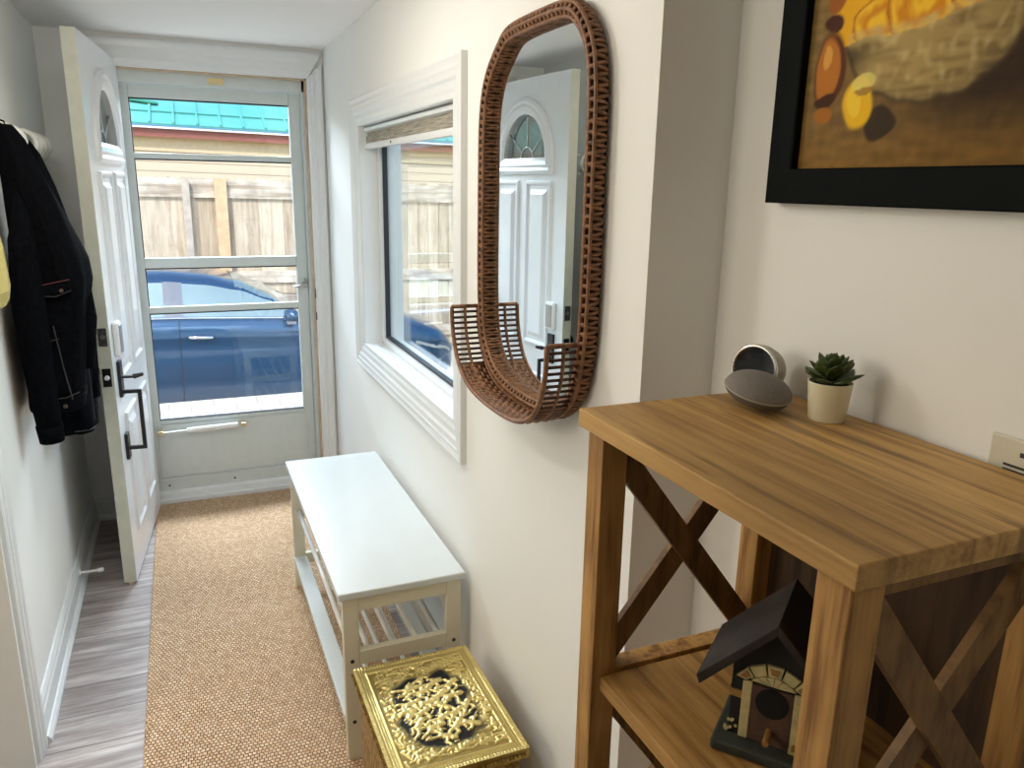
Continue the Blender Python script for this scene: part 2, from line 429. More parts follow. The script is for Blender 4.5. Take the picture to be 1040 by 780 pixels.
def skirting(p, q, nrm, name, label, h=.115, t=.016):
    """profiled baseboard from p to q, nrm points into the room"""
    prof = [(0, 0), (t+.012, 0), (t+.012, .012), (t+.004, .022), (t, .024), (t, h-.03), (t-.004, h-.022), (t-.004, h-.012), (t-.010, h), (0, h)]
    p = Vector(p); q = Vector(q); n = Vector(nrm)
    mb = MB(); mb.loft([[c+n*a+Vector((0, 0, b)) for a, b in prof] for c in (p, q)])
    return tag(mb.build(name, M['trim']), label, 'baseboard', 'structure')
skirting((-W, -1.60, 0), (-W, 0, 0), (1, 0, 0), 'baseboard_left', 'white moulded baseboard along the left wall')
skirting((-W, 0, 0), (DL-.07, 0, 0), (0, -1, 0), 'baseboard_back', 'short white baseboard in the corner behind the door')
skirting((0, OY, 0), (0, -.001, 0), (-1, 0, 0), 'baseboard_right', 'white baseboard low on the right wall behind bench')
skirting((IX, NEAR, 0), (IX, OY, 0), (-1, 0, 0), 'baseboard_alcove', 'white baseboard of the alcove behind the shelf')

# door casing (trim_1)
def casing_prof(w, t):   # 0 = inner edge ... w outer edge
    return [(0, 0), (0, t*.5), (w*.08, t*.62), (w*.25, t*.62), (w*.32, t*.8), (w*.55, t*.72), (w*.7, t*.95), (w*.86, t), (w*.94, t*.9), (w, t*.6), (w, 0)]
mb = MB(); cw = .066
pr = casing_prof(cw, .022)
for x, sx in ((DL, -1), (DR, 1)):
    a = [(x+sx*u, -t, 0) for u, t in pr]; b = [(x+sx*u, -t, DT+u) for u, t in pr]
    mb.loft([a, b])
pr2 = casing_prof(.108, .024)
mb.loft([[(DL-u*.6, -t, DT+u) for u, t in pr2], [(DR+u*.6, -t, DT+u) for u, t in pr2]])
tag(mb.build('trim_1', M['trim']), 'white moulded casing around the front doorway', 'door casing', 'structure')
# left opening casing (trim_2)
mb = MB()
mb.loft([[(-W+t, -1.60-.072+u, z) for u, t in casing_prof(.072, .02)] for z in (0, 2.03)])
mb.loft([[(-W+t, -1.672, 2.03+u) for u, t in casing_prof(.07, .02)], [(-W+t, -3.3, 2.03+u) for u, t in casing_prof(.07, .02)]])
mb.box((-W-.14, -1.712, 0), (-W+.006, -1.700, 2.03))
tag(mb.build('trim_2', M['trim']), 'white casing at the edge of the left opening', 'door casing', 'structure')

# ---------------------------------------------------------------- window_1
win = thing('window_1', (0, -1.265, 1.3), 'white framed window in the right hallway wall', 'window', 'structure')
oy0, oy1, oz0, oz1 = -1.943, -.625, .803, 1.836
TS = .64
cp = [(0, .0), (0, .026), (.006, .029), (.012, .026), (.02, .024), (.03, .026), (.036, .022), (.05, .020), (.058, .013), (.066, .012), (.074, .012), (.084, .007), (.098, .006), (.098, 0)]  # from outer edge inward
mb = MB()
def wring(u, t): return [(-t, oy0+u, oz0+u), (-t, oy1-u, oz0+u), (-t, oy1-u, oz1-u), (-t, oy0+u, oz1-u)]
rings = [wring(u, t*TS) for u, t in cp]
for i in range(len(rings)-1):
    for j in range(4):
        mb.add([rings[i][j], rings[i][(j+1) % 4], rings[i+1][(j+1) % 4], rings[i+1][j]], [(0, 1, 2, 3)])
mb.build('casing', M['trim'], win, normals=True)
mb = MB()   # jamb lining
t = .006
mb.box((0, wy1-t, wz0), (.16, wy1, wz1)).box((0, wy0, wz0), (.16, wy0+t, wz1)).box((0, wy0, wz1-t), (.16, wy1, wz1)).box((0, wy0, wz0), (.16, wy1, wz0+t))
mb.build('jamb', M['trim'], win)
def rect_frame(mb, x0, x1, y0, y1, z0, z1, w):
    mb.box((x0, y0, z0), (x1, y0+w, z1)).box((x0, y1-w, z0), (x1, y1, z1)).box((x0, y0+w, z0), (x1, y1-w, z0+w)).box((x0, y0+w, z1-w), (x1, y1-w, z1)); return mb
rect_frame(MB(), .066, .130, wy0+t, wy1-t, wz0+t, wz1-t, .022).build('sash', M['trim'], win, bevel=.003)
rect_frame(MB(), .080, .098, wy0+.028, wy1-.028, wz0+.028, wz1-.028, .008).build('gasket', M['rubber'], win)
box((.092, wy0+.03, wz0+.03), (.096, wy1-.03, wz1-.03)).build('pane', M['glassg'], win)

# roller shade
sh = thing('roller_shade', (.03, -1.265, 1.73), 'rolled-up grey woven shade at the top of the window', 'window shade')
MB().prism([(.022, 1.733), (.016, 1.728), (.016, 1.718), (.034, 1.712), (.055, 1.714), (.055, 1.733)], 1, wy0+.012, wy1-.012).build('headrail', M['trim'], sh)
mb = MB()
for k, (a, b) in enumerate(((1.690, 1.714), (1.672, 1.700))): mb.box((.028+k*-.005, wy0+.016, a), (.034+k*-.005, wy1-.016, b))
mb.build('fabric', M['shade'], sh, bevel=.002)
MB().prism([(.018, 1.654), (.038, 1.654), (.040, 1.662), (.036, 1.674), (.020, 1.674), (.016, 1.664)], 1, wy0+.014, wy1-.014).build('bottom_bar', M['trim'], sh, bevel=.001)
MB().tube([(.014, -1.14, 1.664), (.018, -1.14, 1.664)], .004, 10).build('bar_clip', M['screw'], sh)

# ---------------------------------------------------------------- open entry door (door_1), local frame: +X away from hinge, +Y outdoor face
DWD, DHT, DTH = .885, 2.005, .045
HX, HY, FX, FY = -.8525, -.02, -.9195, -.715
ang = math.atan2(FY-HY, FX-HX)
DLEN = math.hypot(FX-HX, FY-HY)
d1 = thing('door_1', (HX, HY, 0), 'white open front door with arched fan window and black handle', 'door', 'structure', rotz=ang)
U0 = -.075            # the hinge stile reaches back into the doorway
# slab built from stiles and rails around the fan light so the glass is a true opening
fc, fw, fz, fhgt = .312, .205, 1.645, .215   # fan glass centre, half width, base, height
def arch(w, h, z, n=24): return [(fc+w*math.cos(PI*i/n), z+h*math.sin(PI*i/n)) for i in range(n+1)]
mb = MB()
zb = .010
def slabbox(u0, u1, z0, z1): mb.box((u0, -DTH, z0), (u1, 0, z1))
slabbox(U0, fc-fw, zb, DHT); slabbox(fc+fw, DLEN, zb, DHT); slabbox(fc-fw, fc+fw, zb, fz)
ar = arch(fw, fhgt, fz)
for yy, rev in ((0, False), (-DTH, True)):
    for i in range(len(ar)-1):
        (a, za), (b, zc) = ar[i], ar[i+1]
        q = [(a, yy, za), (b, yy, zc), (b, yy, DHT), (a, yy, DHT)]
        mb.add(q, [(0, 1, 2, 3)])
for i in range(len(ar)-1):
    (a, za), (b, zc) = ar[i], ar[i+1]
    mb.add([(a, 0, za), (b, 0, zc), (b, -DTH, zc), (a, -DTH, za)], [(0, 1, 2, 3)])
mb.add([(fc-fw, 0, DHT), (fc+fw, 0, DHT), (fc+fw, -DTH, DHT), (fc-fw, -DTH, DHT)], [(0, 1, 2, 3)])
slab = mb.build('slab', M['doorw'], d1, world=False)
box((DLEN, -DTH+.001, zb), (DLEN+.0015, -.001, DHT)).build('edge', M['dooredge'], d1, world=False)
for yy, sgn in ((0, 1), (-DTH, -1)):
    mb = MB()
    o_, i_ = arch(fw+.062, fhgt+.062, fz-.0), arch(fw-.012, fhgt-.012, fz)
    prof = [(.062, 0), (.060, .012), (.046, .018), (.034, .012), (.022, .016), (.004, .012), (-.010, .004), (-.010, 0)]
    path = []
    rings = []
    for u, h in prof:
        ring = [(fc+fw+u, yy+sgn*h, fz-.0-u)] + [(x, yy+sgn*h, z) for x, z in arch(fw+u, fhgt+u, fz)] + [(fc-fw-u, yy+sgn*h, fz-u)]
        rings.append(ring)
    for i in range(len(rings)-1):
        n = len(rings[i])
        for j in range(n): mb.add([rings[i][j], rings[i][(j+1) % n], rings[i+1][(j+1) % n], rings[i+1][j]], [(0, 1, 2, 3)])
    mb.build('fan_light_frame', M['doorw'], d1, world=False)
mb = MB(); a = arch(fw, fhgt, fz); mb.prism(a, 1, -DTH/2-.003, -DTH/2+.003); mb.build('fan_light_glass', M['glassg'], d1, world=False)
mb = MB()
mb.tube([(fc+.06*math.cos(PI*i/12), -DTH/2+.006, fz+.06*math.sin(PI*i/12)) for i in range(13)], .004, 6)
for aa in (36, 90, 144):
    c, s_ = math.cos(math.radians(aa)), math.sin(math.radians(aa)); R_ = 1/math.sqrt((c/fw)**2+(s_/fhgt)**2)
    mb.tube([(fc+.06*c, -DTH/2+.006, fz+.06*s_), (fc+R_*c, -DTH/2+.006, fz+R_*s_)], .004, 6)
mb.build('fan_light_caming', M['grey'], d1, world=False)
def door_panel(u0, u1, z0, z1, name='raised_panel'):
    for yy, sg in ((0, 1), (-DTH, -1)):
        mb = MB()
        pf = [(0, 0), (.006, .010), (.014, .010), (.026, .002), (.042, .002), (.060, .012), (.064, .013)]
        rings = [[(u0+d, yy+sg*h, z0+d), (u1-d, yy+sg*h, z0+d), (u1-d, yy+sg*h, z1-d), (u0+d, yy+sg*h, z1-d)] for d, h in pf]
        for i in range(len(rings)-1):
            for j in range(4): mb.add([rings[i][j], rings[i][(j+1) % 4], rings[i+1][(j+1) % 4], rings[i+1][j]], [(0, 1, 2, 3)])
        mb.add(rings[-1], [(0, 1, 2, 3)])
        mb.build(name, M['doorw'], d1, world=False)
for u0, u1 in ((.045, .275), (.345, .575)):
    door_panel(u0, u1, .79, 1.555); door_panel(u0, u1, .17, .66)
# keypad lock, handle set, latch plates, inner knob
ku = DLEN-.085
kp = box((ku-.034, 0, .893), (ku+.034, .022, 1.020)).build('keypad_lock', M['trim'], d1, world=False, bevel=.008)
box((ku-.024, .022, .905), (ku+.024, .0255, 1.008)).build('keypad_face', M['grey'], kp, world=False, bevel=.004)
hs = box((ku-.024, 0, .735), (ku+.024, .012, .872)).build('handle_set', M['black'], d1, world=False, bevel=.002)
MB().box((ku-.008, .012, .805), (ku+.008, .058, .813)).tube([(ku, .05, .809), (ku, .085, .817)], [.010, .006], 8).build('thumb_lever', M['black'], hs, world=False)
mb = MB()
mb.bar((ku, 0, .752), (ku, .066, .752), .014, .014).bar((ku, .066, .759), (ku, .066, .523), .014, .014, (0, 1, 0)).bar((ku, .066, .530), (ku, 0, .530), .014, .014)
mb.build('pull_grip', M['black'], hs, world=False, bevel=.002)
box((ku-.022, 0, .488), (ku+.022, .012, .590)).build('handle_foot', M['black'], hs, world=False, bevel=.002)
bp = box((DLEN+.001, -DTH*.5-.014, .945), (DLEN+.004, -DTH*.5+.014, 1.010)).build('bolt_plate', M['darkplate'], d1, world=False)
MB().tube([(DLEN+.003, -DTH*.5, .978), (DLEN+.006, -DTH*.5, .978)], .009, 12).build('bolt', M['grey'], bp, world=False)
lp = box((DLEN+.001, -DTH*.5-.014, .795), (DLEN+.004, -DTH*.5+.014, .862)).build('latch_plate', M['black'], d1, world=False)
MB().tube([(DLEN+.003, -DTH*.5, .828), (DLEN+.014, -DTH*.5, .828)], [.010, .007], 12).build('latch', M['trim'], lp, world=False)
kn = MB().lathe([(.0, 0), (.028, 0), (.028, .006), (.012, .010), (.012, .03), (.026, .036), (.028, .05), (.020, .06), (.0, .062)], (ku, -DTH, .835), 20, (0, -1, 0), cap=False).build('inner_knob', M['black'], d1, world=False, smooth=True)
MB().lathe([(.0, 0), (.028, 0), (.028, .010), (.0, .012)], (ku, -DTH, .978), 20, (0, -1, 0), cap=False).bar((ku, -DTH-.01, .978), (ku, -DTH-.034, .978), .006, .026).build('thumb_turn', M['black'], d1, world=False)
MB().box((DLEN-.02, -.03, .0), (DLEN+.0, -.012, .03)).build('bottom_sweep', M['tanstrip'], d1, world=False)

# ---------------------------------------------------------------- storm door (door_2) in plane y=.10
d2 = thing('door_2', (-.46, .1, .0), 'closed grey-white storm door with four glass panes', 'storm door', 'structure')
Y0, Y1 = .100, .128
sx0, sx1 = -.868, -.096
gx0, gx1 = -.815, -.147
mb = MB()
mb.box((sx0, Y0, .122), (gx0, Y1, 1.922)).box((gx1, Y0, .122), (sx1, Y1, 1.922))
for z0, z1 in ((1.870, 1.922), (1.136, 1.182), (.392, .414), (.122, .40)): mb.box((gx0, Y0, z0), (gx1, Y1, z1))
mb.build('frame', M['storm'], d2, bevel=.003)
MB().box((gx0, Y0+.004, 1.617), (gx1, Y1-.004, 1.641)).box((gx0, Y0+.002, .929), (gx1, Y1-.002, .958)).build('sash_rail', M['storm'], d2, bevel=.002)
mb = MB()
for z0, z1 in ((1.641, 1.870), (1.182, 1.617), (.958, 1.136), (.414, .929)):
    g = .006
    mb.box((gx0, Y0+.006, z1-g), (gx1, Y1-.006, z1)).box((gx0, Y0+.008, z0), (gx0+.004, Y1-.008, z1))
mb.box((gx0, Y0+.002, .414), (gx1, Y1-.004, .418))
mb.build('gasket', M['rubber'], d2)
for z0, z1 in ((1.641, 1.870), (1.182, 1.617), (.958, 1.136), (.414, .929)):
    box((gx0, Y0+.012, z0), (gx1, Y0+.015, z1)).build('pane', M['glass'], d2)
rect = MB()
rect.box((gx0-.015, Y0-.004, .130), (gx1+.012, Y0, .392)).build('kick_panel', M['storm'], d2, bevel=.002)
MB().box((sx0, Y0-.006, .062), (sx1, Y1, .122)).box((sx0, Y0-.009, .112), (sx1, Y0-.004, .120)).build('sweep', M['storm'], d2, bevel=.002)
mb = MB()
for x in (-.80, -.50, -.18): mb.tube([(x, Y0-.0055, .088), (x, Y0-.010, .088)], .005, 8)
mb.build('sweep_screw', M['screw'], d2)
MB().box((DL, .07, .02), (DR, .139, .055)).box((DL, .050, 0), (DR, .07, .03)).prism([(.07, .055), (.139, .055), (.139, .062), (.10, .064)], 0, DL, DR).build('sill', M['trim'], d2, bevel=.002)
mb = MB().box((DL+.001, .06, .062), (sx0-.002, .139, DT-.001)).box((sx1+.002, .06, .062), (DR-.001, .139, DT-.001)).box((DL+.001, .06, 1.925), (DR-.001, .139, DT-.001))
mb.build('outer_frame', M['storm'], d2, bevel=.003)
MB().box((DR-.008, .030, .03), (DR-.0005, .058, DT-.001)).box((DL, .030, DT-.008), (DR, .058, DT-.0005)).build('weather_strip', M['tanstrip'], d2)
cl = MB().tube([(-.70, Y0-.035, .366), (-.47, Y0-.035, .371)], .013, 14).tube([(-.81, Y0-.035, .3635), (-.70, Y0-.035, .366)], .005, 8).build('closer', M['tube'], d2, smooth=False)
MB().box((-.455, Y0-.045, .360), (-.432, Y0-.001, .380)).box((-.83, Y0-.045, .355), (-.805, Y0-.001, .373)).build('closer_bracket', M['brassbolt'], cl, bevel=.002)
lt = MB().lathe([(.0, 0), (.017, 0), (.015, .008), (.0, .010)], (-.112, Y0, 1.043), 16, (0, -1, 0), cap=False).build('latch', M['grey'], d2)
MB().tube([(-.112, Y0-.012, 1.043), (-.112, Y0-.03, 1.043)], .006, 8).tube([(-.105, Y0-.03, 1.045), (-.17, Y0-.033, 1.036)], .005, 8).tube([(-.112, Y0-.006, 1.043), (-.112, Y0-.02, 1.075)], .004, 6).build('latch_lever', M['grey'], lt)
MB().box((-.490, .052, 1.936), (-.425, .0598, 1.962)).tube([(-.470, .053, 1.949), (-.470, .046, 1.949)], .006, 8).tube([(-.440, .053, 1.949), (-.440, .046, 1.949)], .006, 8).build('head_bracket', M['brassbolt'], d2)
MB().box((DR-.004, .018, .985), (DR+.0, .030, 1.030)).box((DR-.004, .010, .880), (DR, .026, .915)).build('strike_plate', M['darkplate'], d2)

# ---------------------------------------------------------------- outdoors
GZ = -.72
tag(box((-9, .19, GZ-.1), (12, 14, GZ)).build('driveway', M['drive']), 'pale sunlit driveway slab under the blue car', 'driveway', 'structure')
tag(box((-6, .19, GZ), (9, 2.93, -.25)).build('patio', M['patio']), 'pale paver landing between the door and the car', 'patio', 'structure')

# fence
FY0 = 6.8
fe = thing('wooden_fence', (0, FY0, GZ), 'tall weathered board fence behind the blue car', 'fence')
mb = MB(); x = -6.0; rf = random.Random(3)
while x < 9:
    top = 1.555-.02*x*.5+rf.uniform(-.008, .008); mb.box((x+.003, FY0, GZ), (x+.147, FY0+.02, top)); x += .15
mb.build('board_panel', M['fence'], fe)
for z0, z1, nm in ((1.315, 1.54, 'top_rail'), (.25, .40, 'middle_rail'), (-.55, -.40, 'bottom_rail')):
    MB().prism([(-6, z0+.06), (9, z0-.09), (9, z1-.09), (-6, z1+.06)], 1, FY0-.04, FY0).build(nm, M['fencerail'], fe)
def fpost(x, w, z, mat):
    MB().box((x-w/2, FY0-.13, GZ), (x+w/2, FY0-.041, z-.015)).prism([(x-w/2, z-.015), (x+w/2, z-.015), (x, z+.03)], 1, FY0-.13, FY0-.041).build('post', mat, fe)
for x in (-5.1, -2.75): fpost(x, .10, 1.6, M['fencepost'])
fpost(-.545, .085, 1.535, M['fencepost']); 
box((-.215, FY0-.13, GZ), (-.075, FY0-.041, 1.555)).build('new_post', M['newpost'], fe)['label'] = 'newer orange-tan timber post'
for x in (1.95, 4.3, 6.6): fpost(x, .10, 1.5, M['fencepost'])

# neighbouring house
hy = 8.6
ho = house_ = thing('house', (0, hy, GZ), 'cream sided house with a teal metal roof beyond the fence', 'house')
box((-9, hy, GZ), (11, hy+5, 2.13)).build('wall', M['siding'], ho)
box((-9.2, hy-.12, 2.085), (11.2, hy, 2.13)).build('soffit', M['soffit'], ho)
MB().box((-9.2, hy-.012, 1.90), (11.2, hy, 2.085)).build('frieze_board', M['soffit'], ho)
box((-9.2, hy-.14, 2.085), (11.2, hy-.12, 2.195)).build('fascia', M['fascia'], ho)
MB().prism([(hy-.145, 2.205), (hy-.20, 2.225), (hy-.20, 2.265), (hy-.10, 2.265), (hy-.10, 2.205)], 0, -9.2, 11.2).build('gutter', M['bluetrim'], ho)
MB().box((-9.2, hy-.195, 2.195), (11.2, hy-.14, 2.222)).build('drip_edge', M['whitetrim'], ho)
ra = math.radians(24); rx0, rx1 = -9.3, 11.3
def rp(x, s, h=0): return Vector((x, hy-.21+s*math.cos(ra)-h*math.sin(ra), 2.26+s*math.sin(ra)+h*math.cos(ra)))
mb = MB(); mb.add([rp(rx0, 0), rp(rx1, 0), rp(rx1, 3.6), rp(rx0, 3.6), rp(rx0, 0, -.03), rp(rx1, 0, -.03), rp(rx1, 3.6, -.03), rp(rx0, 3.6, -.03)], [(0,1,2,3),(7,6,5,4),(0,4,5,1),(1,5,6,2),(2,6,7,3),(3,7,4,0)])
x = rx0+.1
while x < rx1:
    mb.bar(rp(x, 0, .012), rp(x, 3.6, .012), .03, .03); x += .305
rf_ = mb.build('roof', M['roof'], ho)
MB().bar(rp(rx0, .42, .014), rp(rx1, .42, .014), .022, .010).build('lap_seam', M['roofdark'], rf_)
MB().bar(rp(-1.5, .86, .03), rp(-.86, .70, .03), .10, .03).build('valley_flashing', M['roofdark'], rf_)

ho.rotation_euler.y = .018
# car ---------------------------------------------------------------------
CY = 4.62                       # centre line
car = thing('car', (0, CY, GZ), 'blue sedan parked side-on outside the front door', 'car')
XF, XR = 1.98, -2.72
def lerp(a, b, t): return a+(b-a)*t
def pw(tab, x):
    for (a, ya), (b, yb) in zip(tab, tab[1:]):
        if x <= b:
            t = max(0, (x-a)/(b-a)); t = t*t*(3-2*t)*.5+t*.5; return lerp(ya, yb, t)
    return tab[-1][1]
belt = [(-2.72, .92), (-2.0, 1.02), (-.8, 1.025), (.3, 1.00), (.75, .985), (1.4, .90), (1.8, .76), (1.98, .60)]
hw = [(-2.72, .66), (-2.5, .80), (-2.0, .89), (-1, .92), (.6, .92), (1.3, .90), (1.7, .82), (1.9, .70), (1.98, .56)]
sill = [(-2.72, .42), (-2.4, .24), (-1.8, .20), (1.3, .20), (1.7, .22), (1.98, .34)]
crown = [(-2.72, .95), (-2.3, 1.06), (.35, 1.035), (1.4, .97), (1.8, .82), (1.98, .62)]
xs = [XR+(XF-XR)*i/70 for i in range(71)]
wheel_x = (1.08, -1.72); WR = .325
def section(x):
    w, b, s_, c = pw(hw, x), pw(belt, x), pw(sill, x), pw(crown, x)
    half = [(w*.86, s_), (w*.965, s_+.05), (w*.985, lerp(s_, b, .35)), (w*.97, lerp(s_, b, .62)), (w*.985, lerp(s_, b, .76)), (w*1.0, lerp(s_, b, .80)), (w*.972, lerp(s_, b, .92)), (w*.93, b), (w*.87, lerp(b, c, .45)), (w*.5, lerp(b, c, .9)), (0, c)]
    return half
rows = []
for x in xs:
    h = section(x)
    rows.append([Vector((x, CY-yy, GZ+z)) for yy, z in h]+[Vector((x, CY+yy, GZ+z)) for yy, z in reversed(h[:-1])])
mb = MB(); n = len(rows[0]); vs = [p for r in rows for p in r]; fs = []
for i in range(len(rows)-1):
    for j in range(n-1):
        cx = (xs[i]+xs[i+1])/2; z = (rows[i][j].z+rows[i][j+1].z)/2-GZ
        side = j in (0, 1, 2, n-4, n-3, n-2)
        if side and any((cx-wx)**2+(z-WR)**2 < (WR+.05)**2 for wx in wheel_x): continue
        fs.append((i*n+j, i*n+j+1, (i+1)*n+j+1, (i+1)*n+j))
fs.append(tuple(range(n))); fs.append(tuple((len(rows)-1)*n+j for j in range(n)))
mb.add(vs, fs)
body = mb.build('body', M['carblue'], car, smooth=True, normals=False)
box((-2.45, CY-.70, GZ+.22), (1.75, CY+.70, GZ+.75)).build('underbody', M['tyre'], car)
# greenhouse profile: (x, z) of roof line and base
roofz = [(-2.30, 1.05), (-1.75, 1.30), (-1.2, 1.405), (-.85, 1.41), (-.5, 1.38), (-.2, 1.315), (.05, 1.205), (.28, 1.06), (.40, 1.0)]
def gsec(x, out=0.):
    zr = pw(roofz, x); b = pw(belt, x)-.01; wb = pw(hw, x)*.93; wr = wb-.20*min(1, max(0, (zr-b)/.38))
    t1 = .80
    zs = lerp(b, zr, t1)
    return [(wb+out, b), (lerp(wb, wr, .5)+out+.008, lerp(b, zs, .5)), (wr+out, zs), (wr*.9, lerp(zs, zr, .62)+out), (wr*.5, lerp(zs, zr, .94)+out), (0, zr+out)]
gx = [-2.30+2.70*i/62 for i in range(63)]
def gring(x, out=0.):
    h = gsec(x, out); return [Vector((x, CY-yy, GZ+z)) for yy, z in h]+[Vector((x, CY+yy, GZ+z)) for yy, z in reversed(h[:-1])]
gr = [gring(x) for x in gx]; n = len(gr[0])
cab = MB(); cab.loft(gr, cap=False, closed=False); cab.build('cabin', M['carblue'], car, smooth=True, normals=False)
def side_window(xa, xb, name, near=True):
    mb = MB(); k = 24; rows = []
    for i in range(k+1):
        x = lerp(xa, xb, i/k); h = gsec(x, .004)
        pts = []
        for t in (0.06, .35, .65, .97):
            if t < .5: a, b, q = h[0], h[1], t/.5
            else: a, b, q = h[1], h[2], (t-.5)/.5
            yy, z = lerp(a[0], b[0], q), lerp(a[1], b[1], q)
            pts.append(Vector((x, CY-yy if near else CY+yy, GZ+z)))
        rows.append(pts)
    mb.loft(rows, cap=False, closed=False); mb.build(name, M['carglass'], car, smooth=True, normals=False)
for near in (True, False):
    side_window(-.70, .22, 'front_window', near); side_window(-1.72, -.86, 'rear_window', near)
    mb = MB(); rows = []
    for i in range(3):
        x = lerp(-.86, -.70, i/2); h = gsec(x, .006); rows.append([Vector((x, CY-yy if near else CY+yy, GZ+z)) for yy, z in h[:3]])
    mb.loft(rows, cap=False, closed=False); mb.build('pillar', M['cartrim'], car, normals=False)
def top_glass(xa, xb, name):
    mb = MB(); rows = []
    for i in range(11):
        x = lerp(xa, xb, i/10); h = gsec(x, .004)[2:]
        h = [(h[0][0]*.97, lerp(h[0][1], h[1][1], .2))]+h[1:]
        rows.append([Vector((x, CY-yy, GZ+z)) for yy, z in h]+[Vector((x, CY+yy, GZ+z)) for yy, z in reversed(h[:-1])])
    mb.loft(rows, cap=False, closed=False); mb.build(name, M['carglass'], car, smooth=True, normals=False)
top_glass(-.24, .36, 'windscreen'); top_glass(-2.22, -1.62, 'rear_screen')
sy = -1
def sidept(x, t, out=.003):
    h = section(x); k = t*7; i = min(6, int(k)); a, b = h[i], h[i+1]; q = k-i
    return Vector((x, CY-lerp(a[0], b[0], q)-out, GZ+lerp(a[1], b[1], q)))
MB().tube([sidept(x, 1.0, .006) for x in [lerp(-1.8, .34, i/20) for i in range(21)]], .010, 6).build('belt_moulding', M['chrome'], car)
mb = MB()
for x in (-.74, .62, -1.66): mb.tube([sidept(x, t, .001) for t in [i/14 for i in range(15)]], .004, 5)
mb.tube([sidept(lerp(-1.7, .62, i/10), .05, .001) for i in range(11)], .005, 5)
mb.build('door_seam', M['rubber'], car)
for x0 in (-.70, -1.62):
    mb = MB(); mb.tube([sidept(x0+.02, .70, .004), sidept(x0+.05, .70, .03), sidept(x0+.22, .70, .032), sidept(x0+.25, .70, .004)], [.012, .015, .015, .012], 8); mb.build('door_handle', M['chrome'], car, smooth=True)
mr = MB(); p0 = sidept(.24, .99, .10)
mr.lathe([(0, -.10), (.045, -.095), (.065, -.05), (.07, .0), (.05, .06), (.0, .085)], p0+Vector((0, 0, .035)), 14, (.35, -1, 0), cap=False)
mo = mr.build('wing_mirror', M['carblue'], car, smooth=True)
MB().bar(sidept(.30, .99, -.01), p0+Vector((0, 0, .0)), .05, .03).box(p0+Vector((-.05, -.075, -.035)), p0+Vector((.03, .05, -.008))).build('mirror_arm', M['cartrim'], mo)
for wx in wheel_x:
    for sgn in (-1, 1):
        yc = CY+sgn*.78
        w_ = MB().lathe([(.20, -.1), (.30, -.105), (WR, -.08), (WR, .08), (.30, .105), (.20, .1)], (wx, yc, GZ+WR), 32, (0, 1, 0)).build('wheel', M['tyre'], car, smooth=False)
        mb = MB()
        for k in range(5):
            a = 2*PI*k/5; mb.bar((wx, yc+sgn*.112, GZ+WR), (wx+.21*math.cos(a), yc+sgn*.112, GZ+WR+.21*math.sin(a)), .05, .02, (0, 1, 0))
        mb.tube([(wx+.21*math.cos(2*PI*i/24), yc+sgn*.108, GZ+WR+.21*math.sin(2*PI*i/24)) for i in range(24)], .014, 6, closed=True)
        mb.build('rim', M['chrome'], w_)
for sgn in (-1, 1):
    rows = []
    for i in range(7):
        x = lerp(1.48, 1.90, i/6); h = section(x); a, b = h[4], h[6]
        rows.append([Vector((x, CY+sgn*(lerp(a[0], b[0], q)+.004), GZ+lerp(a[1], b[1], q)-.03)) for q in (0, .5, 1)])
    mb = MB(); mb.loft(rows, cap=False, closed=False); mb.build('headlamp', M['lampglass'], car, smooth=True, normals=False)
box((1.94, CY-.45, GZ+.36), (2.0, CY+.45, GZ+.55)).build('grille', M['tyre'], car, bevel=.01)
bpy.data.objects['driveway'].rotation_euler.y = .016

car.rotation_euler.y = .016
# ---------------------------------------------------------------- rug
tag(box((-.863, -2.86, 0), (-.06, .048, .012)).build('jute_rug', M['rug'], bevel=.004), 'natural jute runner rug on the grey plank floor', 'rug')

# ---------------------------------------------------------------- bench
bx0, bx1, by0, by1, bz = -.3642, -.0205, -2.0007, -.9524, .517
be = thing('shoe_bench', (-.19, -1.475, .012), 'white shoe bench with tube shelves against the right wall', 'bench')
box((bx0, by0, bz-.020), (bx1, by1, bz)).build('seat', M['benchw'], be, bevel=.004)
LX0, LX1 = bx0+.012, bx1-.010
for xa in (LX0, LX1-.042):
    for ya in (by0+.012, by1-.012-.022): 
        l_ = box((xa, ya, .012), (xa+.042, ya+.022, bz-.020)).build('leg', M['benchl'], be, bevel=.003)
        if ya < -1.5:
            for z in (.312, .128): MB().tube([(xa+.021, ya+.001, z), (xa+.021, ya-.0012, z)], .0055, 10).build('screw', M['screw'], l_)
for ya in (by0+.012, by1-.034):
    box((LX0+.042, ya, bz-.062), (LX1-.042, ya+.022, bz-.020)).build('apron', M['benchl'], be, bevel=.002)
    for z in (.298, .108): box((LX0+.042, ya, z), (LX1-.042, ya+.022, z+.040)).build('shelf_rail', M['benchl'], be, bevel=.002)
for zz, xs_ in ((.327, (LX0+.024, LX0+.068, LX0+.135, LX0+.20, LX0+.262)), (.135, (LX0+.10, LX0+.16, LX0+.215))):
    for x in xs_: MB().tube([(x, by0+.036, zz), (x, by1-.036, zz)], .0075, 10).build('shelf_tube', M['tube'], be, smooth=True)
for zz, x in ((.118, LX0-.002), (.118, LX1-.050), (.312, LX1-.052)):
    box((x, by0+.034, zz), (x+.048, by1-.034, zz+.022)).build('shelf_slat', M['benchw'], be, bevel=.003)

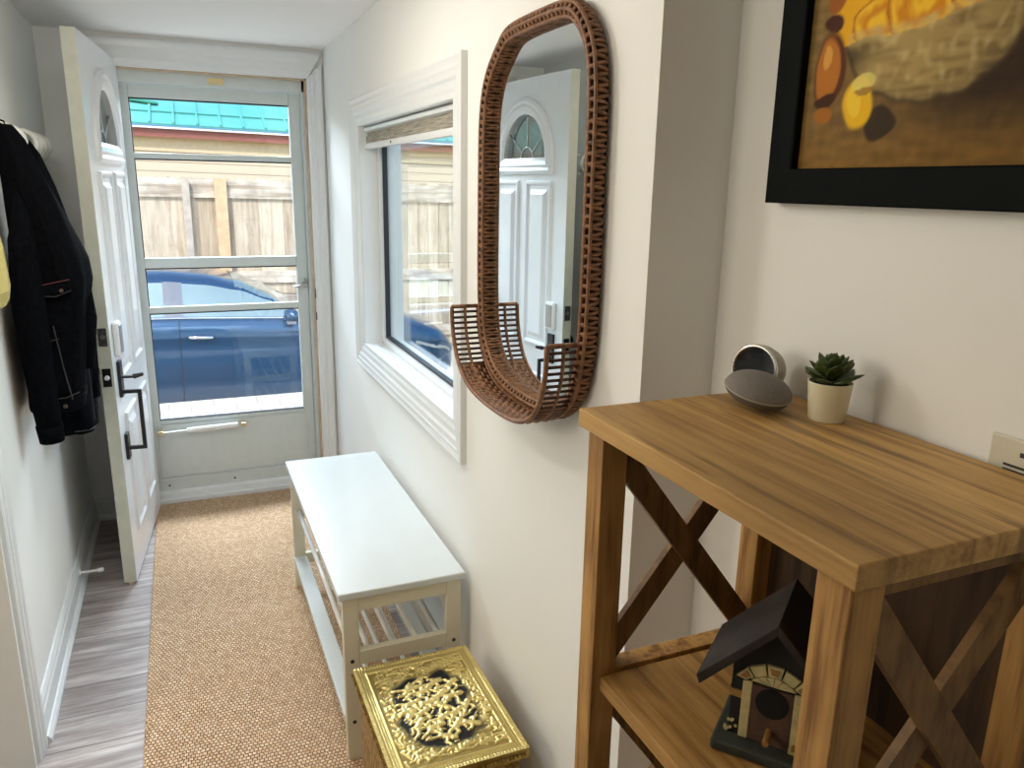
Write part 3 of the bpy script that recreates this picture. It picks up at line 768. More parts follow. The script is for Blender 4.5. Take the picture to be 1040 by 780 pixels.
# ---------------------------------------------------------------- brass box
kx0, kx1, ky0, ky1, kz = -.356, -.064, -2.525, -2.120, .380
bb = thing('brass_box', ((kx0+kx1)/2, (ky0+ky1)/2, .012), 'embossed brass chest with a dark figure scene on its lid', 'box')
MB().box((kx0+.014, ky0+.014, .030), (kx1-.014, ky1-.014, kz-.026)).build('body', M['brass'], bb, bevel=.006)
for x in (kx0+.03, kx1-.03):
    for y in (ky0+.03, ky1-.03): MB().lathe([(.018, .012), (.024, .02), (.02, .03), (.022, .034)], (x, y, 0), 14).build('foot', M['brass'], bb, smooth=True)
# lid: relief height field
rg = random.Random(11)
NX, NY = 130, 180
caps = []
pcx, pcy, phx, phy = -.208, -2.325, .088, .128   # dark scene
for k in range(20):      # little figures: head, trunk and limbs
    a = rg.uniform(0, 2*PI); r = math.sqrt((k+.5)/20)*.90; a = k*2.4; x = pcx+phx*r*math.cos(a); y = pcy+phy*r*math.sin(a)
    t = rg.gauss(.5, .6); u = Vector((math.cos(t), math.sin(t))); v_ = Vector((-u.y, u.x)); p = Vector((x, y))
    def seg(a_, b_, w_, h_): caps.append((a_.x, a_.y, b_.x, b_.y, w_, h_))
    seg(p+u*.016, p+u*.019, .0085, 1.2); seg(p-u*.010, p+u*.008, .0085, 1.1)
    for q in (-1, 1):
        e_ = p-u*.012+v_*q*rg.uniform(.006, .014)-u*rg.uniform(.004, .016); seg(p-u*.010+v_*q*.004, e_, .0048, 1.); seg(e_, e_-u*.014+v_*rg.uniform(-.008, .008), .0042, .9)
        e_ = p+u*.006+v_*q*rg.uniform(.012, .02); seg(p+u*.006, e_, .0042, 1.); seg(e_, e_+u*rg.uniform(-.014, .014)+v_*q*.006, .0036, .9)
for k in range(80):
    a = rg.uniform(0, 2*PI); r = math.sqrt(rg.random()); x = pcx+phx*.98*r*math.cos(a); y = pcy+phy*.98*r*math.sin(a)
    t = rg.gauss(.35, .7); L = rg.uniform(.006, .022); w = rg.uniform(.0018, .0034)
    caps.append((x, y, x+L*math.cos(t), y+L*math.sin(t)*.8, w, rg.uniform(.45, .7)))
for k in range(3):      # heads
    a = rg.uniform(0, 2*PI); r = math.sqrt(rg.random())*.85; x = pcx+phx*r*math.cos(a); y = pcy+phy*r*math.sin(a)
    caps.append((x, y, x+.003, y+.002, rg.uniform(.008, .011), 1.15))
outer = []
for k in range(1100):      # light scrolls and cobbles around the scene
    x = rg.uniform(kx0+.04, kx1-.035); y = rg.uniform(ky0+.04, ky1-.035)
    t = rg.choice((0., .25, 1.5))+rg.gauss(0, .25); L = rg.uniform(.004, .025)
    outer.append((x, y, x+L*math.cos(t), y+L*math.sin(t), rg.uniform(.0016, .0030), rg.uniform(.3, .8)))
def capd(x, y, c):
    dx, dy = c[2]-c[0], c[3]-c[1]; L = dx*dx+dy*dy
    t = max(0, min(1, ((x-c[0])*dx+(y-c[1])*dy)/L)); ex, ey = x-c[0]-t*dx, y-c[1]-t*dy
    d = math.hypot(ex, ey)/c[4]
    return c[5]*math.sqrt(max(0, 1-d*d)) if d < 1 else 0
def buckets(cs, g=.02):
    B = {}
    for c in cs:
        for i in range(int((min(c[0], c[2])-c[4])//g), int((max(c[0], c[2])+c[4])//g)+1):
            for j in range(int((min(c[1], c[3])-c[4])//g), int((max(c[1], c[3])+c[4])//g)+1): B.setdefault((i, j), []).append(c)
    return B
B1, B2 = buckets(caps), buckets(outer)
vs, cols, fs = [], [], []
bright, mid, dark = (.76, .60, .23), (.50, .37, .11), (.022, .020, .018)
for j in range(NY+1):
    for i in range(NX+1):
        x = kx0+(kx1-kx0)*i/NX; y = ky0+(ky1-ky0)*j/NY
        key = (int(x//.02), int(y//.02))
        ex = min(x-kx0, kx1-x); ey = min(y-ky0, ky1-y); e = min(ex, ey)
        nx_ = noise.noise(Vector((x*28, y*28, 0)))
        q = ((abs(x-pcx)/phx)**3+(abs(y-pcy)/phy)**3)**(1/3) + .16*nx_
        h = 0
        r1 = max([capd(x, y, c) for c in B1.get(key, ())], default=0); r2 = max([capd(x, y, c) for c in B2.get(key, ())], default=0)
        inner = max(0, min(1, (1.08-q)/.14))
        hf = .5+.5*noise.noise(Vector((x*170, y*170, 3)))
        if e > .030: h = max(r1*inner, r2*(1-inner))*.0042 + hf*.0010
        elif e < .011: h = .0012+.0022*abs(math.sin((y if ex < ey else x)*PI/.0075))
        elif .0255 < e < .030: h = .003
        else: h = .0010+.0022*max(0, math.sin((x+y)*2*PI/.013)*math.sin((x-y)*2*PI/.013))
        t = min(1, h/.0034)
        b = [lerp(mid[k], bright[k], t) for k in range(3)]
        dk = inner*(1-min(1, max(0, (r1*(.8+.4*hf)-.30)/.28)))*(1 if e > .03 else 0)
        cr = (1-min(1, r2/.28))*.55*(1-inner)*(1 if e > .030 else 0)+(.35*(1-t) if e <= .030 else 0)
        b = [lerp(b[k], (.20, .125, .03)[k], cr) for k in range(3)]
        cols.append([lerp(b[k], dark[k], dk) for k in range(3)]); vs.append((x, y, kz-.004+h))
for j in range(NY):
    for i in range(NX): a = j*(NX+1)+i; fs.append((a, a+1, a+NX+2, a+NX+1))
mb = MB(); mb.add(vs, fs); mb.col = list(cols)
# lid skirt
nv = len(mb.v)
per = [(kx0, ky0), (kx1, ky0), (kx1, ky1), (kx0, ky1)]
sk = [(x, y, kz-.002) for x, y in per]+[(x, y, kz-.026) for x, y in per]
mb.add(sk, [(0, 4, 5, 1), (1, 5, 6, 2), (2, 6, 7, 3), (3, 7, 4, 0), (4, 7, 6, 5)]); mb.col += [mid]*8
lid = mb.build('lid', M['brasslid'], bb, normals=False)
for p in lid.data.polygons: p.use_smooth = p.index < len(fs)
mb = MB()
for yy in (ky0,):
    x = kx0+.004
    while x < kx1: mb.lathe([(.0, 0), (.003, .001), (.0042, .004), (.0, .0055)], (x, yy, kz-.014), 8, (0, -1, 0), cap=False); x += .009
y = ky0+.004
while y < ky1: mb.lathe([(.0, 0), (.003, .001), (.0042, .004), (.0, .0055)], (kx0, y, kz-.014), 8, (-1, 0, 0), cap=False); y += .009
mb.build('beading', M['brass'], lid)

# ---------------------------------------------------------------- rattan mirror with basket
mi = thing('rattan_mirror', (0, -2.37, 1.09), 'tall brown woven rattan mirror with basket on the right wall', 'mirror')
oct_ = [(-2.118, 1.25), (-2.118, 1.55), (-2.120, 1.68), (-2.150, 1.752), (-2.225, 1.806), (-2.262, 1.822), (-2.38, 1.824), (-2.515, 1.822), (-2.560, 1.806), (-2.606, 1.755), (-2.622, 1.69), (-2.622, 1.55), (-2.622, 1.25), (-2.590, 1.150), (-2.495, 1.100), (-2.25, 1.100), (-2.152, 1.155)]
path2 = chaikin([(0, a, b) for a, b in oct_], 2)
path = resample(path2, .006)
# mirror pane
mb = MB(); vs = [(-.012, p.y, p.z) for p in path]; mb.add(vs, [tuple(range(len(vs)))]); mb.build('pane', M['mirror'], mi)
mb = MB(); mb.add([(-.004, p.y, p.z) for p in path]+[(-.0008, p.y, p.z) for p in path], [tuple(range(len(path))), tuple(reversed(range(len(path), 2*len(path))))]); mb.build('backing', M['rattand'], mi)
core = MB(); core.tube([(-.017, p.y, p.z) for p in resample(path2, .012)], .0105, 8, closed=True, flat=1.3, up=(1, 0, 0)).build('frame_core', M['rattand'], mi, smooth=True)
# woven wraps: two opposite spirals plus border strands
L = len(path); cen = Vector((0, -2.37, 1.46))
def nrm(i):
    d = (path[(i+1) % L]-path[i-1]).normalized(); n_ = Vector((0, -d.z, d.y))
    if n_.dot(path[i]-cen) < 0: n_ = -n_
    return n_
total = L*.006
turns = int(total/.0165)
mb = MB()
for sgn, ph in ((1, 0), (-1, .4)):
    pts = []; K = turns*10
    for k in range(K):
        f = k/K*L; i = int(f) % L; fr = f-int(f); p = path[i].lerp(path[(i+1) % L], fr); n_ = nrm(i)
        a = sgn*2*PI*turns*k/K+ph
        pts.append(Vector((-.019-.0155*math.cos(a), p.y, p.z))+n_*(.0140*math.sin(a)))
    mb.tube(pts, .0034, 5, closed=True)
for off, xx in ((.0115, -.030), (-.0115, -.030), (.0, -.0345)):
    mb.tube([Vector((xx, path[i].y, path[i].z))+nrm(i)*off for i in range(0, L, 2)], .0036, 6, closed=True)
mb.build('frame_weave', M['rattan'], mi, smooth=True)
# basket: U-shaped band standing out from the lower frame
U = chaikin([(0, -2.102, 1.256), (0, -2.108, 1.20), (0, -2.150, 1.125), (0, -2.25, 1.083), (0, -2.48, 1.083), (0, -2.575, 1.125), (0, -2.612, 1.20), (0, -2.614, 1.262)], 3, closed=False)
U = resample(U, .0125, closed=False)
FXB, BXB = -.094, -.030
mb = MB()
for xx, r in ((FXB, .0048), ((FXB+BXB)/2, .0036), (BXB, .0042)):
    mb.tube([Vector((xx, p.y, p.z)) for p in U], r, 7)
for e in (0, -1): mb.tube([Vector((FXB, U[e].y, U[e].z)), Vector((BXB, U[e].y, U[e].z))], .0046, 7)
mb.build('basket_rim', M['rattan'], mi, smooth=True)
mb = MB(); mb2 = MB()
for i, p in enumerate(U):
    r = .0030
    mb.tube([Vector((FXB, p.y, p.z)), Vector(((FXB*.5+BXB*.5), p.y, p.z)), Vector((BXB, p.y, p.z))], r, 6)
    if p.z < 1.135 and i+1 < len(U):
        q = U[i+1]
        for f in (.33, .66): 
            c = p.lerp(q, f); mb2.tube([Vector((FXB, c.y, c.z)), Vector((BXB, c.y, c.z))], .0026, 5)
for k in range(1, 7):
    xx = lerp(FXB, BXB, k/7); pts = [Vector((xx, p.y, p.z)) for p in U if p.z < 1.125]
    q = [pp+Vector((0, 0, .003*(1 if (m_+k) % 2 else -1))) for m_, pp in enumerate(pts)]
    mb2.tube(q, .0032, 5)
mb.build('basket_ribs', M['rattand'], mi, smooth=True); mb2.build('basket_bottom', M['rattan'], mi, smooth=True)

# ---------------------------------------------------------------- wooden shelf
X0, X1, YA, YB, ZT = -.195, .126, -3.391, -2.9245, 1.248
sf = thing('wooden_shelf', ((X0+X1)/2, (YA+YB)/2, 0), 'tall oak shelf unit with X-braced ends in the alcove', 'shelf')
box((X0, YA, ZT-.024), (X1, YB, ZT)).build('top', M['shelftop'], sf, bevel=.002)
lw = .038
lx = (X0+.010, X1-.006-lw); ly = (YA+.012, YB-.012-lw)
for xa in lx:
    for ya in ly: box((xa, ya, 0), (xa+lw, ya+lw, ZT-.024)).build('leg', M['shelfleg'], sf, bevel=.0015)
box((X1-.016, YA+.03, .10), (X1-.008, YB-.03, ZT-.024)).build('back_panel', M['shelfback'], sf)['label'] = 'dark brown back panel'
tiers = (.872, .49, .10)
for z in tiers:
    mb = MB(); mb.box((lx[0]+lw*.35, ly[0]+lw, z-.022), (lx[1]+lw, ly[1], z))
    mb.build('board', M['shelf'], sf, bevel=.0015)
    for ya in ly: box((lx[0]+lw, ya+.004, z-.026), (lx[1], ya+lw-.004, z+.004)).build('end_rail', M['shelfleg'], sf, bevel=.001)
for ya in ly:
    box((lx[0]+lw, ya+.006, ZT-.046), (lx[1], ya+lw-.006, ZT-.024)).build('top_rail', M['shelfdark'], sf)
    for zt, zb_ in ((ZT-.046, tiers[0]+.004), (tiers[0]-.026, tiers[1]+.004), (tiers[1]-.026, tiers[2]+.004)):
        yc = ya+lw/2
        MB().bar((lx[0]+lw-.004, yc-.0052, zt-.012), (lx[1]+.004, yc-.0052, zb_+.012), .034, .010, (0, 1, 0)).build('brace', M['shelfdark'], sf)
        MB().bar((lx[0]+lw-.004, yc+.0052, zb_+.012), (lx[1]+.004, yc+.0052, zt-.012), .034, .010, (0, 1, 0)).build('brace', M['shelfdark'], sf)

# ---------------------------------------------------------------- items on top
sp = thing('smart_speaker', (.028, -3.006, ZT), 'grey fabric pebble speaker resting against the round device', 'speaker')
def puck(prof, tilt, c):
    mb = MB(); mb.lathe(prof, (0, 0, 0), 40, None, cap=False); mb.v = [tuple(tilt @ Vector(v)+Vector(c)) for v in mb.v]; return mb
tl = Matrix.Rotation(math.radians(14), 3, Vector((-.77, .64, 0)).normalized()) 
tl = Matrix.Rotation(math.radians(9), 3, Vector((.92, -.39, 0)).normalized()) @ Matrix.Rotation(math.radians(8), 3, Vector((.64, .77, 0)).normalized())
sc_ = .044
top_ = [(0.0, .0215)]+[(sc_*math.sin(a), .0215*math.cos(a)) for a in [PI/2*k/12 for k in range(1, 12)]]+[(sc_, .0)]
bot_ = [(sc_, 0.0)]+[(sc_*math.cos(a), -.0195*math.sin(a)) for a in [PI/2*k/10 for k in range(1, 10)]]+[(.0, -.0195)]
cs = (.028, -3.006, ZT+.0255)
puck(top_, tl, cs).build('fabric_top', M['fabric'], sp, smooth=True)
puck(bot_, tl, cs).build('base', M['spkbase'], sp, smooth=True)
ring = MB().tube([(sc_*math.cos(2*PI*i/40), sc_*math.sin(2*PI*i/40), 0) for i in range(40)], .0011, 6, closed=True); ring.v = [tuple(tl @ Vector(v)+Vector(cs)) for v in ring.v]
ring.build('seam_ring', M['beigeplastic'], sp, smooth=True)

dv = thing('round_display', (.092, -2.957, ZT), 'round dark-faced device with silver rim behind the grey speaker', 'device')
ax = Vector((-.95, -.30, .10)).normalized(); dc = Vector((.068, -2.949, ZT+.0365))
MB().lathe([(.0, -.046), (.014, -.045), (.025, -.040), (.031, -.030), (.0355, -.015), (.036, .0)], dc, 40, ax, cap=False).build('shell', M['beigeplastic'], dv, smooth=True)
MB().lathe([(.036, 0), (.0365, .002), (.035, .004), (.0325, .0035), (.0320, .0005)], dc, 40, ax, cap=False).build('rim', M['silver'], dv, smooth=True)
MB().lathe([(.0322, .0005), (.02, -.003), (.0, -.004)], dc, 40, ax, cap=False).build('face', M['darkglass'], dv, smooth=True)

pt = thing('potted_succulent', (.080, -3.076, ZT), 'small green succulent in a cream pot on the shelf top', 'plant')
pc = (.080, -3.076, ZT)
pot = MB().lathe([(0, 0), (.021, 0), (.0222, .0015), (.0268, .048), (.0272, .050), (.0255, .050), (.0245, .044), (.0, .044)], pc, 40, cap=False).build('pot', M['potw'], pt, smooth=False)
for p in pot.data.polygons: p.use_smooth = abs(p.normal.z) < .7
MB().lathe([(0, .0452), (.0242, .0446)], pc, 24, cap=False).build('soil', M['soil'], pt)
def leaf(mb, base, az, el, L, w):
    d = Vector((math.cos(az)*math.cos(el), math.sin(az)*math.cos(el), math.sin(el))); sd = Vector((-math.sin(az), math.cos(az), 0)); up = sd.cross(d)*-1
    prof = [(0, .45), (.25, .75), (.5, 1.), (.72, .92), (.88, .55), (1, .04)]
    rings = []
    for t, k in prof:
        c = Vector(base)+d*(L*t)+Vector((0, 0, .006*t*t))
        rings.append([c+sd*(w*k*math.cos(a))+up*(w*.26*k*math.sin(a)-.10*w*k*math.cos(2*a)) for a in [2*PI*q/8 for q in range(8)]])
    mb.loft(rings)
rl = random.Random(5)
idx = 0
for nl, el, L_, w_, z_ in ((7, .18, .038, .0105, .048), (7, .55, .034, .0115, .053), (6, .9, .029, .0105, .056), (5, 1.2, .023, .009, .058), (3, 1.42, .018, .006, .062)):
    for k in range(nl):
        mb = MB(); leaf(mb, (pc[0], pc[1], ZT+z_), 2*PI*k/nl+idx*.5+rl.uniform(-.1, .1), el+rl.uniform(-.08, .08), L_*rl.uniform(.9, 1.08), w_)
        mb.build('leaf', M['leaf'], pt, smooth=True)
    idx += 1

# birdhouse --------------------------------------------------------------
BZ = tiers[0]
bth = math.atan2(-.62, -.78)       # outward direction of the front
bh = thing('birdhouse', (-.026, -3.156, BZ+.0008), 'black wooden birdhouse with painted arch doorway on the shelf', 'birdhouse', rotz=bth+PI/2)
bh.scale = (1.13, 1.13, 1.16)
# local: front faces -Y
bw, bd, bhz = .043, .040, .105
MB().prism([(-bw, .012), (bw, .012), (bw, bhz), (0, bhz+.048), (-bw, bhz)], 1, -bd, bd).build('body', M['bird'], bh, world=False, bevel=.0015)
MB().box((-bw-.013, -bd-.020, 0), (bw+.013, bd+.013, .013)).build('base', M['birdbase'], bh, world=False, bevel=.003)
for sgn in (-1, 1):
    p = [(0, bhz+.054), (sgn*(bw+.034), bhz+.054-(bw+.034)*1.03), (sgn*(bw+.030), bhz+.046-(bw+.036)*1.03), (0, bhz+.042)]
    MB().prism(p, 1, -bd-.018, bd+.014).build('roof', M['birdroof'], bh, world=False, bevel=.001)
fy = -bd-.0015
MB().box((-.021, fy-.001, .014), (.021, -bd+.001, .078)).build('door_panel', M['birddoor'], bh, world=False)
MB().lathe([(0, 0), (.0165, 0), (.0165, .0012), (0, .0012)], (0, fy-.001, .062), 28, (0, -1, 0), cap=False).build('entry_hole', M['hole'], bh, world=False)
for x in (-.026, .026): box((x-.0048, fy-.002, .014), (x+.0048, -bd, .080)).build('column', M['birdcream'], bh, world=False, bevel=.0008)
pl = MB().box((.021, fy-.003, .012), (.033, -bd, .020)).box((.0215, fy-.003, .020), (.0325, -bd, .030)).build('painted_pot', M['birdcream'], bh, world=False)
MB().box((.024, fy-.0045, .018), (.030, fy-.002, .025)).build('painted_flower', M['birdochre'], pl, world=False)
mbc, mbo = MB(), []
zc, zbase = .060, .082
for ro, ri, nseg, row in ((.045, .0335, 5, 0), (.032, .0, 6, 1)):
    lo_ = math.degrees(math.asin((zbase-zc)/ro))+1
    for k in range(nseg):
        a0, a1 = (math.radians(lo_+(180-2*lo_)*(k+g)/nseg) for g in (.06, .94))
        if row:
            poly = [(ro*math.cos(a0), zc+ro*math.sin(a0)), (ro*math.cos(a1), zc+ro*math.sin(a1)), (.30*ro*math.cos(a1), zbase), (.30*ro*math.cos(a0), zbase)]
        else:
            poly = [(ro*math.cos(a0), zc+ro*math.sin(a0)), (ro*math.cos(a1), zc+ro*math.sin(a1)), (ri*math.cos(a1), max(zbase, zc+ri*math.sin(a1))), (ri*math.cos(a0), max(zbase, zc+ri*math.sin(a0)))]
        mbc.prism(poly, 1, fy-.002, -bd)
        if not row and k in (0, 2, 4):
            m_ = [sum(q[i_] for q in poly)/4 for i_ in (0, 1)]
            mbo.append(MB().prism([(lerp(m_[0], q[0], .6), lerp(m_[1], q[1], .6)) for q in poly], 1, fy-.003, fy-.0019))
ar_ = mbc.build('arch', M['birdcream'], bh, world=False); [q.build('arch_inlay', M['birdochre'], ar_, world=False) for q in mbo]
MB().tube([(0, -bd, .030), (0, -bd-.022, .028)], .0035, 10).build('perch', M['birdochre'], bh, world=False)
MB().box((-bw-.0015, -bd+.004, .058), (-bw+.001, -bd+.020, .066)).box((-bw-.001, fy-.0005, .058), (-bw+.012, -bd+.001, .066)).build('side_stripe', M['birdochre'], bh, world=False)
mb = MB()
for k in range(9): mb.lathe([(0, 0), (.0018, 0), (.0018, .001), (0, .001)], (-.040+rl.uniform(-.006, .006), fy, .022+rl.uniform(-.006, .008)), 6, (0, -1, 0), cap=False)
mb.build('painted_sprig', M['birdcream'], bh, world=False)

# outlet plate
op = thing('outlet_plate', (IX, -3.33, 1.25), 'cream plastic outlet plate low on the alcove wall', 'outlet')
box((IX-.006, -3.392, 1.178), (IX-.0003, -3.257, 1.281)).build('plate', M['plate'], op, bevel=.002)
mb = MB().box((IX-.0068, -3.30, 1.263), (IX-.0055, -3.291, 1.268))
mb.box((IX-.0068, -3.36, 1.250), (IX-.0055, -3.275, 1.2525)).box((IX-.0068, -3.36, 1.2445), (IX-.0055, -3.275, 1.247)); mb.build('slot', M['screw'], op)

# painting ---------------------------------------------------------------
py1, pz0, PWD, PHT, pf_ = -2.884, 1.512, .80, .56, .046
pa = thing('framed_painting', (IX, py1-PWD/2, pz0), 'black framed oil painting of fruit bowl on alcove wall', 'painting')
mb = MB(); fp = [(0, 0), (0, .024), (.002, .0255), (.044, .0255), (.046, .024), (.046, 0)]
def pring(u, t): return [(IX-.0005-t, py1-u, pz0+u), (IX-.0005-t, py1-PWD+u, pz0+u), (IX-.0005-t, py1-PWD+u, pz0+PHT-u), (IX-.0005-t, py1-u, pz0+PHT-u)]
rs_ = [pring(u, t) for u, t in fp]
for i in range(len(rs_)-1):
    for j in range(4): mb.add([rs_[i][j], rs_[i][(j+1) % 4], rs_[i+1][(j+1) % 4], rs_[i+1][j]], [(0, 1, 2, 3)])
mb.build('frame', M['frameblk'], pa)
cwid, chgt = PWD-2*pf_, PHT-2*pf_
def sm(a, b, x): t = max(0, min(1, (x-a)/(b-a))); return t*t*(3-2*t)
def lin(*c): return rgb(*c)[:3]
def mx3(a, b, t): return [a[k]+(b[k]-a[k])*t for k in range(3)]
def paint(s, t):
    w1 = noise.noise(Vector((s*30, t*30, 0)))*.006; w2 = noise.noise(Vector((s*30, t*30, 9)))*.006
    s2, t2 = s+w1, t+w2
    st = noise.noise(Vector((s*25, t*110, 2))); st2 = noise.noise(Vector((s*90, t*60, 5)))
    c = mx3(lin(120, 92, 48), lin(86, 64, 26), sm(.05, .30, s))          # table
    c = mx3(c, lin(132, 96, 36), sm(.06, .0, t)*.6)
    c = mx3(c, lin(50, 32, 12), sm(.035, .085, t)*sm(.15, .22, s))         # dark backdrop right of the bowl
    c = mx3(c, lin(128, 104, 58), sm(.07, .01, s)*sm(.02, .12, t)*.8)
    c = [v*(1+.28*st+.18*st2) for v in c]
    # bowl: ellipse lower half
    bx_, bt = .182, .160
    a, b = .120, .090
    d = math.sqrt(((s2-bx_)/a)**2+((t2-bt)/b)**2)
    rim = .150+.22*max(0, s2-.17)
    if t2 < rim:
        f = sm(1.04, .97, d)
        bc = mx3(lin(186, 160, 98), lin(124, 102, 60), max(0, min(1, .5+.9*st+2.5*(s2-.2))))
        bc = mx3(bc, lin(206, 184, 124), max(0, st2)*.9)
        bc = mx3(bc, lin(70, 54, 28), min(.9, sm(.70, 1.0, d)*.45+max(0, -st)*.7+sm(.02, .0, abs(t2-.132))*sm(.06, .13, .21-s2)*.6))
        bc = mx3(bc, lin(52, 38, 18), sm(.93, .99, d)*.8)
        c = mx3(c, bc, f)
    else:
        f = sm(1.06, 1.0, math.sqrt(((s2-bx_)/(a+.02))**2+((t2-.150)/.16)**2))
        fc_ = lin(226, 168, 20)
        for (fx, fy_, r) in ((.105, .166, .036), (.168, .180, .050), (.250, .190, .052), (.13, .225, .04), (.21, .24, .05)):
            q = math.hypot((s2-fx)/r, (t2-fy_)/(r*.8))
            if q < 1: fc_ = mx3(lin(206, 132, 14), lin(238, 190, 40), .5+.5*math.sin(q*9+st2*2)); fc_ = mx3(fc_, lin(170, 96, 12), sm(.82, 1., q))
        c = mx3(c, fc_, f)
    # rim highlight
    e = abs(t2-rim-.004)
    if abs(s2-bx_) < a*.98: c = mx3(c, lin(196, 172, 110), sm(.012, .002, e)*(.5+.5*st2))
    # bottle
    def blob(sx, tz, rx, rz, col, k=1.):
        nonlocal c
        q = math.sqrt(((s2-sx)/rx)**2+((t2-tz)/rz)**2); c = mx3(c, col, sm(1.06, .86, q)*k)
    blob(.040, .215, .018, .030, lin(150, 86, 30)); blob(.047, .228, .007, .016, lin(220, 190, 130), .8)
    blob(.040, .176, .016, .010, lin(70, 34, 16)); blob(.040, .120, .026, .050, lin(86, 44, 20)); blob(.036, .122, .019, .042, lin(176, 108, 34)); blob(.034, .138, .006, .018, lin(214, 160, 70), .8)
    blob(.037, .084, .019, .008, lin(64, 34, 14)); blob(.036, .066, .018, .012, lin(160, 100, 34))
    # lemon in front with its small shade of paint strokes
    blob(.128, .052, .026, .020, lin(44, 32, 20), .9)
    blob(.092, .076, .024, .034, lin(226, 176, 28)); blob(.086, .080, .012, .022, lin(240, 204, 60), .7); blob(.098, .100, .020, .012, lin(222, 206, 110), .8); blob(.100, .092, .016, .004, lin(150, 100, 26), .8)
    return [max(.002, v*1.08) for v in c]
NXp, NYp = 300, 200
vs, fs, cols = [], [], []
for j in range(NYp+1):
    for i in range(NXp+1):
        s_, t_ = cwid*i/NXp, chgt*j/NYp
        vs.append((IX-.014, py1-pf_-s_, pz0+pf_+t_)); cols.append(paint(s_, t_))
for j in range(NYp):
    for i in range(NXp): a = j*(NXp+1)+i; fs.append((a, a+NXp+1, a+NXp+2, a+1))
mb = MB(); mb.add(vs, fs); mb.col = cols; mb.build('canvas', M['paint'], pa, normals=False, smooth=True)

# ---------------------------------------------------------------- left wall things
ra_ = thing('coat_rack', (-W, -1.0, 1.60), 'white wall rack of curved hooks holding the dark coats', 'coat rack')
box((-W+.0005, -1.64, 1.600), (-W+.010, -.44, 1.668)).build('rail', M['hook'], ra_, bevel=.003)
y = -.46; 
while y > -1.24:
    if -.93 < y < -.81 or -1.26 < y < -1.10: y -= .115; continue
    sec = []
    for k in range(9):
        a = -PI/2+PI*k/8; sec.append((-W+.012+.052*math.cos(a)**.8 if math.cos(a) > 0 else -W+.012, 1.633+.043*math.sin(a)))
    inn = [(-W+.012+(x-(-W+.012))*.45, 1.633+(z-1.633)*.92) for x, z in sec]
    mb = MB(); poly = sec
    mb.tube([(a, y, b) for a, b in poly], [.0075]*4+[.009]+[.0075]*3+[.006], 8)
    mb.build('hook', M['hook'], ra_, smooth=True)
    y -= .100

def ring_xy(z, cx, cy, rx, ry, k=28, seed=0, fold=.08):
    out = []
    for j in range(k):
        a = 2*PI*j/k
        r = 1+fold*math.sin(5*a+z*7+seed)+fold*.6*math.sin(9*a-z*11+seed*2)
        c, s_ = math.cos(a), math.sin(a)
        q = (abs(c)**2.6+abs(s_)**2.6)**(-1/2.6)
        out.append(Vector((cx+rx*c*q*r, cy+ry*s_*q*r, z)))
    return out
def garment(levels, k=28, seed=0, fold=.08):
    mb = MB(); pts = []
    for i in range(len(levels)-1):
        for t in (0, .25, .5, .75):
            pts.append([lerp(a, b, t) for a, b in zip(levels[i], levels[i+1])])
    pts.append(list(levels[-1]))
    mb.loft([ring_xy(*p, k=k, seed=seed, fold=fold) for p in pts]); return mb
# coat nearer the door
co = thing('dark_coat', (-1.06, -.87, .70), 'long dark navy coat hanging nearest the front door', 'coat')
garment([(1.640, -1.080, -.87, .012, .016), (1.600, -1.072, -.87, .026, .04), (1.50, -1.058, -.87, .042, .075), (1.36, -1.042, -.87, .062, .095), (1.20, -1.034, -.87, .072, .105), (.98, -1.034, -.87, .066, .105), (.70, -1.034, -.87, .060, .105)], seed=1, fold=.06).build('coat_body', M['navy'], co, smooth=True)
MB().tube([(-1.010, -.84, 1.36), (-.986, -.84, 1.20), (-.980, -.85, 1.0), (-.985, -.86, .80)], [.012, .032, .032, .030], 14).build('sleeve', M['navy'], co, smooth=True)
MB().tube([(-1.03, -.985, .715), (-.985, -.978, .715), (-.968, -.93, .715)], .0025, 5).tube([(-.972, -.93, 1.1), (-.972, -.95, .9), (-.972, -.945, .74)], .0022, 5).build('seam', M['seam'], co)
MB().tube([(-1.085, -.87, 1.636), (-1.098, -.87, 1.650), (-1.10, -.87, 1.66), (-1.085, -.875, 1.652)], .003, 6, closed=True).build('hanging_loop', M['navy'], co)
de = thing('denim_jacket', (-1.06, -1.19, .86), 'black denim jacket hanging in front of the navy coat', 'jacket')
JY = -1.17
garment([(1.668, -1.078, JY, .016, .030), (1.630, -1.070, JY, .034, .05), (1.55, -1.056, JY, .048, .07), (1.42, -1.032, JY, .070, .09), (1.30, -1.010, JY, .090, .11), (1.24, -1.008, JY, .094, .115), (1.05, -1.022, JY, .082, .115), (.90, -1.034, JY, .072, .112)], seed=4, fold=.05).build('jacket_body', M['denim'], de, smooth=True)
garment([(.905, -1.034, JY, .074, .115), (.875, -1.036, JY, .074, .115), (.860, -1.038, JY, .072, .113)], seed=4, fold=.05).build('hem_band', M['denim'], de, smooth=True)
sl = MB().tube([(-1.056, JY-.06, 1.50), (-1.060, JY-.105, 1.36), (-1.062, JY-.125, 1.20), (-1.060, JY-.125, 1.04), (-1.056, JY-.118, .90), (-1.052, JY-.115, .81)], [.008, .034, .042, .040, .036, .032], 16).build('sleeve', M['denim'], de, smooth=True)
MB().tube([(-1.053, JY-.115, .83), (-1.051, JY-.113, .780)], [.036, .033], 16).build('cuff', M['denim'], sl, smooth=True)
MB().tube([(-.985, JY+.02, 1.42), (-.955, JY+.02, 1.28), (-.945, JY+.01, 1.12), (-.962, JY, .97)], [.010, .034, .036, .032], 14).build('sleeve', M['denim'], de, smooth=True)
yf = JY-.118
